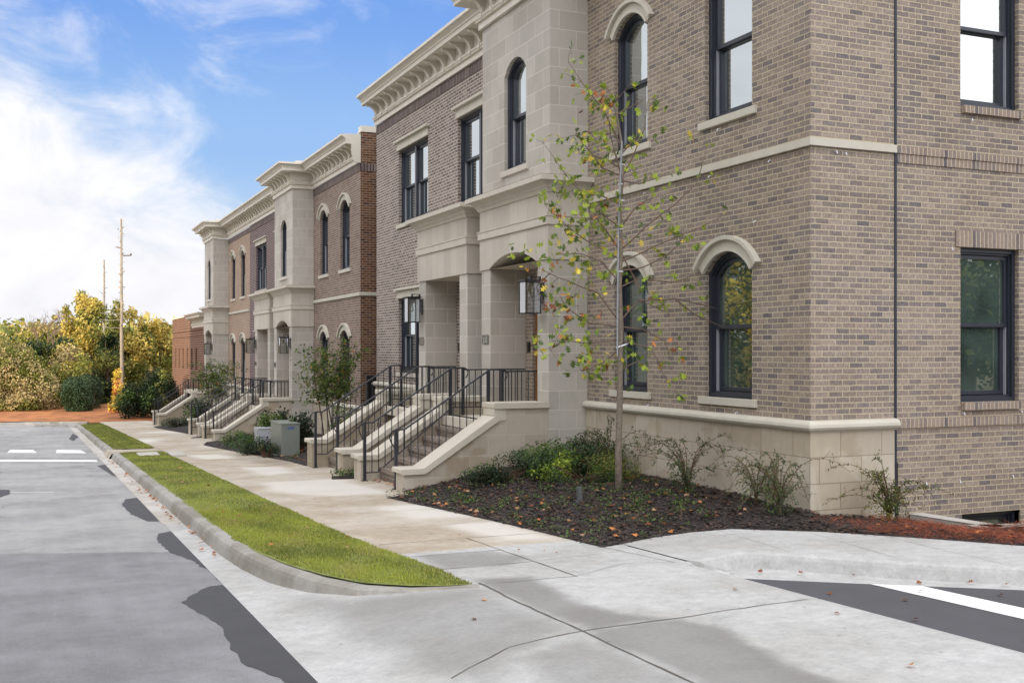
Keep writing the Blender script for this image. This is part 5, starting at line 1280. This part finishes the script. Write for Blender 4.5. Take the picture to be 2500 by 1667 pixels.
# ground cover seedlings
mb = MB()
for k in range(500):
    q = Vector((U(4.85, 5.5), U(18.85, 19.4), g_(19.1) + .02 + U(0, .12))); n_ = (rv() + Vector((0, 0, 1))).normalized(); u = rv(); u = (u - n_ * u.dot(n_)).normalized(); mb.leaf(q, n_, u, .045, .02, random.choice((0, 1)))
def seed(x, y, zf=bedz):
    c_ = Vector((x, y, zf(x, y) + .02)); b_ = R() < .35
    for k in range(random.randint(8, 26)):
        q = c_ + Vector((random.gauss(0, .05), random.gauss(0, .05), U(0, .06))); n_ = (rv() + Vector((0, 0, 1))).normalized(); u = rv(); u = (u - n_ * u.dot(n_)).normalized(); mb.leaf(q, n_, u, U(.02, .045), U(.012, .022), 2 if b_ else random.choice((0, 1)))
scatter(BED1[:9] + [(7.0, 10.4), (7.9, 12), (7.9, 15.4), (5.2, 15.6)], 210, seed)
scatter(BED2, 60, lambda x, y: seed(x, y, bz2))
tag(mb.build('ground_cover', [L_DK, L_MD, L_MD]), None, None, kind='stuff')
# irrigation tube in the bed
mb = MB(); q = Vector((6.2, 12.1, bedz(6.2, 12.1))); mb.tube([q, q + Vector((-.01, 0, .19))], .038, 14); mb.tube([q + Vector((-.01, 0, .19)), q + Vector((-.01, 0, .195))], .03, 14); mb.tube([q + Vector((-.03, -.04, 0)), q + Vector((-.03, -.04, .03))], .05, 10)
tag(mb.build('irrigation_riser', CLR), 'short grey plastic tube standing in the mulch left of the oak', 'pipe')

# utility cabinets
def cabinet(x0, x1, y0, y1, z0, h, mt, label, slant=False, sticker=True):
    r_ = empty('utility_cabinet', (x0, y0, z0), label, 'utility box', 'utility cabinets in the mulch bed'); mb = MB()
    if slant: mb.prism([(x0, z0), (x0, z0 + h * .62), (x0 - .02, z0 + h), (x1, z0 + h), (x1, z0)], lambda a, b_, d: (a, d, b_), y0, y1)
    else: mb.box(x0, x1, y0, y1, z0, z0 + h)
    mb.build('cabinet_body', mt, r_, bevel=.012)
    mb = MB(); mb.box(x0 - .015, x1 + .015, y0 - .015, y1 + .015, z0 + h, z0 + h + .025); mb.build('lid', mt, r_, bevel=.006)
    if sticker:
        mb = MB(); mb.box(x0 + .14, x0 + .31, y0 - .003, y0, z0 + h - .12, z0 + h - .06); mb.build('sticker', STK, r_)
    else:
        mb = MB(); mb.box(x0 + .2, x0 + .25, y0 - .02, y0, z0 + h * .62, z0 + h * .68); mb.build('latch', RUBB, r_)
cabinet(5.28, 5.72, 25.7, 27.0, g_(26) - .02, .80, GRN, 'large grey green utility cabinet with small blue sticker beside the sidewalk')
cabinet(5.30, 5.68, 28.7, 29.2, g_(29) - .02, .60, GRN2, 'smaller pale utility cabinet half hidden behind the large one', True, False)
# leafy shrubs near the cabinets
def bush(name, x, y, z0, rx, rz, n, L, ms, label, grp=None, stems=18, hollow=.2, cat='shrub', clump=3., th=-.2):
    r_ = empty(name, (x, y, z0), label, cat, grp); mb = MB(); leafcloud(mb, (x, y, z0 + rz * 1.15), rx, rx, rz, n, L, L * .42, ms, hollow, .2, clump, th, zmin=z0 + .05); mb.build('leaves', ms, r_); mb = MB()
    for k in range(stems): a = U(0, 2 * pi); mb.tube([(x + cos(a) * .04, y + sin(a) * .04, z0 - .05), (x + cos(a) * rx * .4, y + sin(a) * rx * .4, z0 + rz * .9), (x + cos(a) * rx * .8, y + sin(a) * rx * .8, z0 + rz * U(1.2, 1.9))], [.012, .008, .003], 5, cap=False)
    mb.build('stems', STEM, r_); return r_
def XY(px, Y):   # x on plane Y for photo column px
    t_ = (px - 1250) / FPX; return Y * (S_ + t_ * C_) / (C_ - t_ * S_)
BG_ = 'leafy shrubs around the utility cabinets'
bush('leafy_shrub', XY(671, 29.5), 29.5, g_(29.5) + .1, .50, .48, 1500, .10, [L_BK, L_DK, L_MD], 'round dark leafy shrub directly behind the large utility cabinet', BG_)
bush('leafy_shrub', XY(736, 26.4), 26.4, g_(26.4) + .08, .34, .46, 1200, .09, [L_BK, L_DK, L_MD], 'upright dark leafy shrub right of the large utility cabinet', BG_)
bush('leafy_shrub', XY(615, 27.2), 27.2, g_(27.2) - .05, .55, .24, 2600, .05, [L_BK, L_BG, L_MD], 'low feathery shrub left of the large utility cabinet', BG_)
bush('leafy_shrub', XY(588, 30.6), 30.6, g_(30.6) - .05, .6, .26, 2400, .05, [L_BK, L_BG, L_MD], 'low feathery shrub by the stair wall behind the small cabinet', BG_)
bush('leafy_shrub', XY(650, 25.9), 25.9, g_(25.9) - .02, .34, .18, 1200, .045, [L_BK, L_BG, L_OL], 'small grey green shrub touching the front corner of the large cabinet', BG_)
bush('leafy_shrub', XY(842, 24.0), 24.0, g_(24) + .2, .36, .5, 700, .08, [L_DK, L_MD, L_BG], 'sparse leafy shrub seen through the leftmost near railing', BG_)
bush('leafy_shrub', XY(485, 44.2), 44.2, g_(44) + .25, .62, .50, 1800, .10, [L_BK, L_DK, L_MD], 'dark leafy shrub behind the rails of the far block', BG_)
bush('leafy_shrub', XY(436, 49.5), 49.5, g_(49.5) - .05, .8, .24, 2400, .06, [L_BK, L_BG, L_DK], 'low dark shrub in the bed before the farthest steps', BG_)
bush('leafy_shrub', XY(565, 42.6), 42.6, g_(42.6) + .7, .3, .2, 300, .08, [L_DK, L_MD, L_BG], 'small leafy shrub between the far block railings', BG_)

def multistem(x, y, z0, px, cy, rxp, ryp, d, n, label, base):
    n += 5
    """small ornamental tree with several thin trunks"""
    r_ = empty('crape_myrtle_tree', (x, y, z0), label, 'tree', 'small ornamental trees in the beds'); mb = MB(); lf = MB(); ms = [L_DK, L_MD, L_OL, L_OR]; n -= 4
    for k in range(base):
        a = U(0, 2 * pi); top = PT(px + U(-.7, .7) * rxp, cy + U(-.5, .6) * ryp, d + U(-.6, .6)); b_ = Vector((x + cos(a) * .12, y + sin(a) * .12, z0)); mid = b_.lerp(top, .5) + Vector((U(-.1, .1), U(-.1, .1), .12))
        mb.tube([b_, b_.lerp(mid, .5) + rv() * .03, mid, mid.lerp(top, .5) + rv() * .06, top], [.022, .018, .014, .009, .004], 6)
        for j in range(30):
            q = mid.lerp(top, U(-.1, 1.)); t_ = q + Vector((U(-.8, .8), U(-.8, .8), U(-.15, .45))); t_ = q.lerp(t_, U(.4, 1.)); mb.tube([q, q.lerp(t_, .5) + rv() * .02, t_], [.005, .003, .0015], 3, cap=False)
            for l_ in range(n):
                w_ = q.lerp(t_, U(.2, 1.1)) + rv() * .07; n_ = rv(); u = (rv() + Vector((0, 0, .2))); u = (u - n_ * u.dot(n_)).normalized(); r0 = R()
                lf.leaf(w_, n_, u, U(.07, .11), U(.028, .044), 0 if r0 < .22 else (1 if r0 < .72 else (2 if r0 < .985 else 3)))
    mb.build('trunk', BARKD, r_); lf.build('leaves', ms, r_)
Yt = 27.6; xt = XY(805, Yt)
multistem(xt, Yt, g_(Yt) + .1, 792, 872, 92, 66, xt * S_ + Yt * C_, 17, 'small multi stemmed tree with green leaves before the brown brick arched windows', 7)
Yt = 43.5; xt = XY(520, Yt)
multistem(xt, Yt, g_(Yt) + .1, 530, 903, 56, 36, xt * S_ + Yt * C_, 17, 'small multi stemmed tree with olive leaves before the farther arched windows', 6)

# ------------------------------------------------------------------ trees and shrubs at the end of the street
def far_tree(name, blobs, d, label, ms, L=.16, grp='trees and shrubs at the end of the street', trunk=None, cat='tree', clump=.9, th=-.12, dens=1., base=None, hollow=.3):
    """blobs: (photo x, photo y, radius x, radius z) in photo pixels at depth d"""
    x0, y0, _, _ = blobs[0]; bx = base or (x0, 1010)
    gp_ = PT(bx[0], bx[1], d); zg = orange(gp_.x, max(gp_.y, 66.6)) if True else 0
    r_ = empty(name, (gp_.x, gp_.y, zg), label, cat, grp); mb = MB(); px = d / FPX
    for (x, y, rx, rz) in blobs:
        c_ = PT(x, y, d + U(-1, 1)); n = int(dens * 26 * (rx * px) * (rz * px) / (L * L) * 1.5)
        leafcloud(mb, c_, rx * px, max(rx, rz) * px * .8, rz * px, n, L, L * .6, ms, hollow, .3, clump, th, zmin=zg)
    mb.build('crown', ms, r_)
    mb = MB(); top = PT(blobs[0][0], blobs[0][1], d); b_ = Vector((gp_.x, gp_.y, zg - .2))
    mb.tube([b_, b_.lerp(top, .4) + rv() * .1, top], [.16, .12, .04] if cat == 'tree' else [.05, .04, .02], 7)
    for (x, y, rx, rz) in blobs:
        c_ = PT(x, y, d)
        for k in range(3): mb.tube([b_.lerp(top, U(.3, .8)), c_ + rv() * rx * px * .5], [.05, .015], 5, cap=False)
    mb.build('trunk', BARKD, r_)
    return r_
GOLD = [L_OL, L_GD, L_DU]; MIX = [L_OL, L_OL, L_GD]; DARK = [L_DK, L_DK, L_OL]; TALL = [L_OL, L_GD, L_GD]; DUST = [L_OL, L_DU, L_DU]
far_tree('tall_tree', [(222, 800, 44, 62), (206, 752, 34, 38), (240, 860, 44, 60), (196, 860, 40, 60), (222, 930, 52, 62), (176, 795, 26, 30), (244, 772, 20, 34), (160, 765, 12, 22), (206, 722, 20, 16), (232, 745, 18, 18)], 80, 'tall golden tree rising left of the utility poles', TALL, .24, th=-.05, clump=.75)
far_tree('leafy_tree', [(312, 890, 52, 70), (298, 822, 38, 52), (338, 850, 42, 50), (284, 772, 20, 42), (322, 775, 14, 26), (345, 790, 14, 22), (330, 950, 56, 60), (280, 870, 34, 60)], 84, 'broad olive tree between the utility pole and the red building', MIX, .24, clump=.75)
far_tree('leafy_tree', [(388, 870, 48, 62), (372, 815, 42, 38), (400, 930, 38, 60), (425, 900, 26, 60), (352, 860, 34, 50), (392, 800, 24, 22)], 88, 'rounded yellow green tree closest to the red building', [L_OL, L_GD, L_GD], .24, clump=.75)
far_tree('large_shrub', [(28, 925, 78, 74), (-20, 900, 70, 90), (80, 950, 66, 56), (104, 978, 46, 38), (20, 980, 90, 40), (30, 870, 50, 40)], 70, 'big dusty tan green shrub at the left edge', DUST, .15, cat='shrub', clump=1.3, th=-.3)
far_tree('leafy_tree', [(100, 882, 58, 50), (60, 855, 60, 36), (135, 910, 56, 62), (155, 860, 36, 38)], 76, 'dark rounded tree behind the dusty shrub', DARK, .2, th=-.25)
far_tree('leafy_tree', [(20, 850, 60, 32), (80, 838, 54, 36), (-30, 850, 60, 36), (125, 835, 36, 44), (92, 812, 22, 28), (150, 850, 40, 44), (60, 890, 80, 60)], 96, 'distant line of pale gold treetop at far left', GOLD, .28, th=-.25)
far_tree('leafy_tree', [(165, 890, 44, 56), (150, 940, 50, 56), (192, 915, 40, 56), (130, 975, 40, 36)], 74, 'bushy yellow green tree left of the clipped hedge', GOLD, .2, th=-.2)
far_tree('clipped_shrub', [(188, 968, 36, 50), (176, 960, 28, 42), (196, 985, 34, 34)], 69, 'rounded grey green clipped shrub on the straw bank', [L_DK, L_BG, L_BG], .10, cat='shrub', clump=3., th=-.6, hollow=.6)
far_tree('clipped_shrub', [(226, 960, 26, 48), (210, 945, 26, 34)], 72, 'darker clipped shrub tucked behind the rounded one', [L_BK, L_DK, L_BG], .10, cat='shrub', clump=3., th=-.6, hollow=.6)
far_tree('leafy_tree', [(262, 900, 40, 84), (258, 970, 36, 56), (268, 840, 24, 40), (240, 975, 30, 40)], 78, 'dark narrow tree behind the vine covered pole', [L_BK, L_DK, L_OL], .2, th=-.2)
far_tree('yellow_vine', [(287, 925, 13, 26), (290, 960, 17, 34), (282, 990, 18, 30)], 68, 'bright yellow vine growing up the foot of the nearer utility pole', [L_GD, L_YL, L_OR], .16, cat='vine', clump=2.)
far_tree('dark_shrub', [(310, 990, 30, 44), (340, 1000, 28, 40), (368, 985, 26, 44), (335, 962, 36, 36)], 64, 'dark green shrub at the end of the sidewalk', [L_BK, L_DK, L_MD], .14, cat='shrub', base=(325, 1025), th=-.3)
far_tree('dark_shrub', [(395, 960, 36, 60), (420, 980, 22, 50), (375, 940, 30, 44), (400, 1000, 34, 34)], 66, 'dark bush beside the farthest railing', [L_BK, L_DK, L_OL], .15, cat='shrub', base=(395, 1025), th=-.3)
mb = MB()
for k in range(60):
    x = -140 + k * 11 + U(-4, 4); q = PT(x, 868 + U(-10, 8), U(120, 150)); leafcloud(mb, q, 5, 5, U(3, 5), 420, .8, .6, MIX, .3, .3, .3, -.3)
for k in range(34):
    q = Vector((-3.5 - k * 2.1 + U(-1, 1), U(76, 92), -3.2 + U(0, 2.2))); leafcloud(mb, q, 2.6, 2.6, U(2, 3.4), 700, .4, .26, MIX, .3, .3, .6, -.3)
tag(mb.build('far_woods', [L_OL, L_GD, L_DU]), None, None, kind='stuff')
# bare tree
r_ = empty('bare_tree', tuple(PT(118, 980, 88)), 'leafless thin tree on the skyline left of the tall golden tree', 'tree', 'trees and shrubs at the end of the street'); mb = MB()
def twigs(p_, d, L, r1, lv):
    q = p_ + d * L; mb.tube([p_, p_.lerp(q, .5) + rv() * L * .06, q], [r1, r1 * .8, r1 * .55], 4, cap=False)
    if lv == 0: return
    for k in range(3): twigs(p_.lerp(q, U(.5, 1)), (d + rv() * .75 + Vector((0, 0, .12))).normalized(), L * U(.5, .8), r1 * .55, lv - 1)
for x in (118, 140, 100): twigs(PT(x, 900, 88), Vector((U(-.2, .2), 0, 1)).normalized(), 2.4, .09, 5)
mb.build('branches', TWIG, r_)
# utility poles with vines and wires
for (x, yt, yb, d, rd, lb_) in ((298, 534, 1000, 71, .095, 'tall weathered utility pole in front of the trees'), (253, 634, 960, 96, .10, 'shorter utility pole behind the tall golden tree')):
    A, B = PT(x, yb, d), PT(x + (-2 if d < 80 else 1), yt, d); r_ = empty('utility_pole', tuple(A), lb_, 'utility pole', 'utility poles at the end of the street'); mb = MB(); n = 14
    mb.tube([A.lerp(B, k / n) + rv() * .02 for k in range(n + 1)], [rd * (1.35 - .75 * k / n) for k in range(n + 1)], 9); mb.build('pole', POLE, r_)
    mb = MB()
    for k in range(150 if d < 80 else 90):
        q = A.lerp(B, U(.0, .98)) + Vector((U(-.15, .15), U(-.1, .1), 0)); mb.leaf(q, rv(), rv(), U(.1, .22), .1, random.randrange(2))
    mb.build('vine_leaves', [L_DU, L_TN], r_)
    mb = MB()
    for k in range(9): q = A.lerp(B, U(.25, .97)); e = q + Vector((U(-.45, .45), 0, U(.0, .25))); mb.tube([q, e], [.03, .012], 4)
    if d < 80:
        q = PT(300, 624, d); mb.tube([q, q + Vector((.5, 0, .03))], .04, 5); mb.tube([q + Vector((.5, 0, 0)), q + Vector((.5, 0, .16))], .05, 5)
    mb.build('spurs', BARKD, r_)
for i, (ya, yb_) in enumerate(((728, 765), (744, 780), (757, 800))):
    A = PT(186, ya, 90); B = PT(297, yb_, 71); mb = MB(); mb.tube([A.lerp(B, k / 8) - Vector((0, 0, .5 * sin(pi * k / 8))) for k in range(9)], .02, 4)
    tag(mb.build('power_line', POLE), ('topmost', 'middle', 'lowest')[i] + ' thin power line running to the tall utility pole', 'wire', 'power lines')
# trees seen only as window reflections
def big_tree(x, y, z0, h, r0, ms, label):
    r_ = empty('roadside_tree', (x, y, z0), label, 'tree', 'trees across the street'); mb = MB()
    for k in range(9):
        a = U(0, 2 * pi); q = (x + cos(a) * r0 * .55, y + sin(a) * r0 * .55, z0 + h * U(.3, .9)); rr = r0 * U(.4, .62); leafcloud(mb, q, rr, rr, rr * .8, 900, .22, .14, ms, .3, .3, .9, -.15)
    mb.build('crown', ms, r_); mb = MB(); mb.tube([(x, y, z0 - .3), (x + .1, y, z0 + h * .4), (x, y, z0 + h * .8)], [.25, .18, .06], 8); mb.build('trunk', BARKD, r_)
big_tree(-8.6, 35, g_(35), 6.6, 3.0, [L_GD, L_YL, L_YL], 'yellow green tree across the street, mirrored in the near arched window')
big_tree(-18, 50, g_(50), 8, 4.2, DARK, 'dark green tree across the street beyond the yellow one')
big_tree(-11, 33, g_(33), 7.5, 3.0, [L_BK, L_DK, L_OL], 'dark green tree across the street, nearest in the window reflections')
big_tree(-16, 44, g_(44), 10, 4.4, DARK, 'tall dark tree behind the yellow green one across the street')
big_tree(-11, 45, g_(45), 8, 3.6, DARK, 'dark tree across the street between two taller ones')
big_tree(26, -4, -1.5, 4.6, 3.2, DARK, 'dark tree beyond the parking lot, mirrored in the side window')
big_tree(32, -10, -1.5, 4.6, 3.4, DARK, 'second dark tree beyond the parking lot')
big_tree(24, -9, -1.5, 4.0, 3.0, MIX, 'olive tree beyond the parking lot')
big_tree(21, 0, -1.5, 3.8, 2.6, DARK, 'low dark tree beside the parking lot')
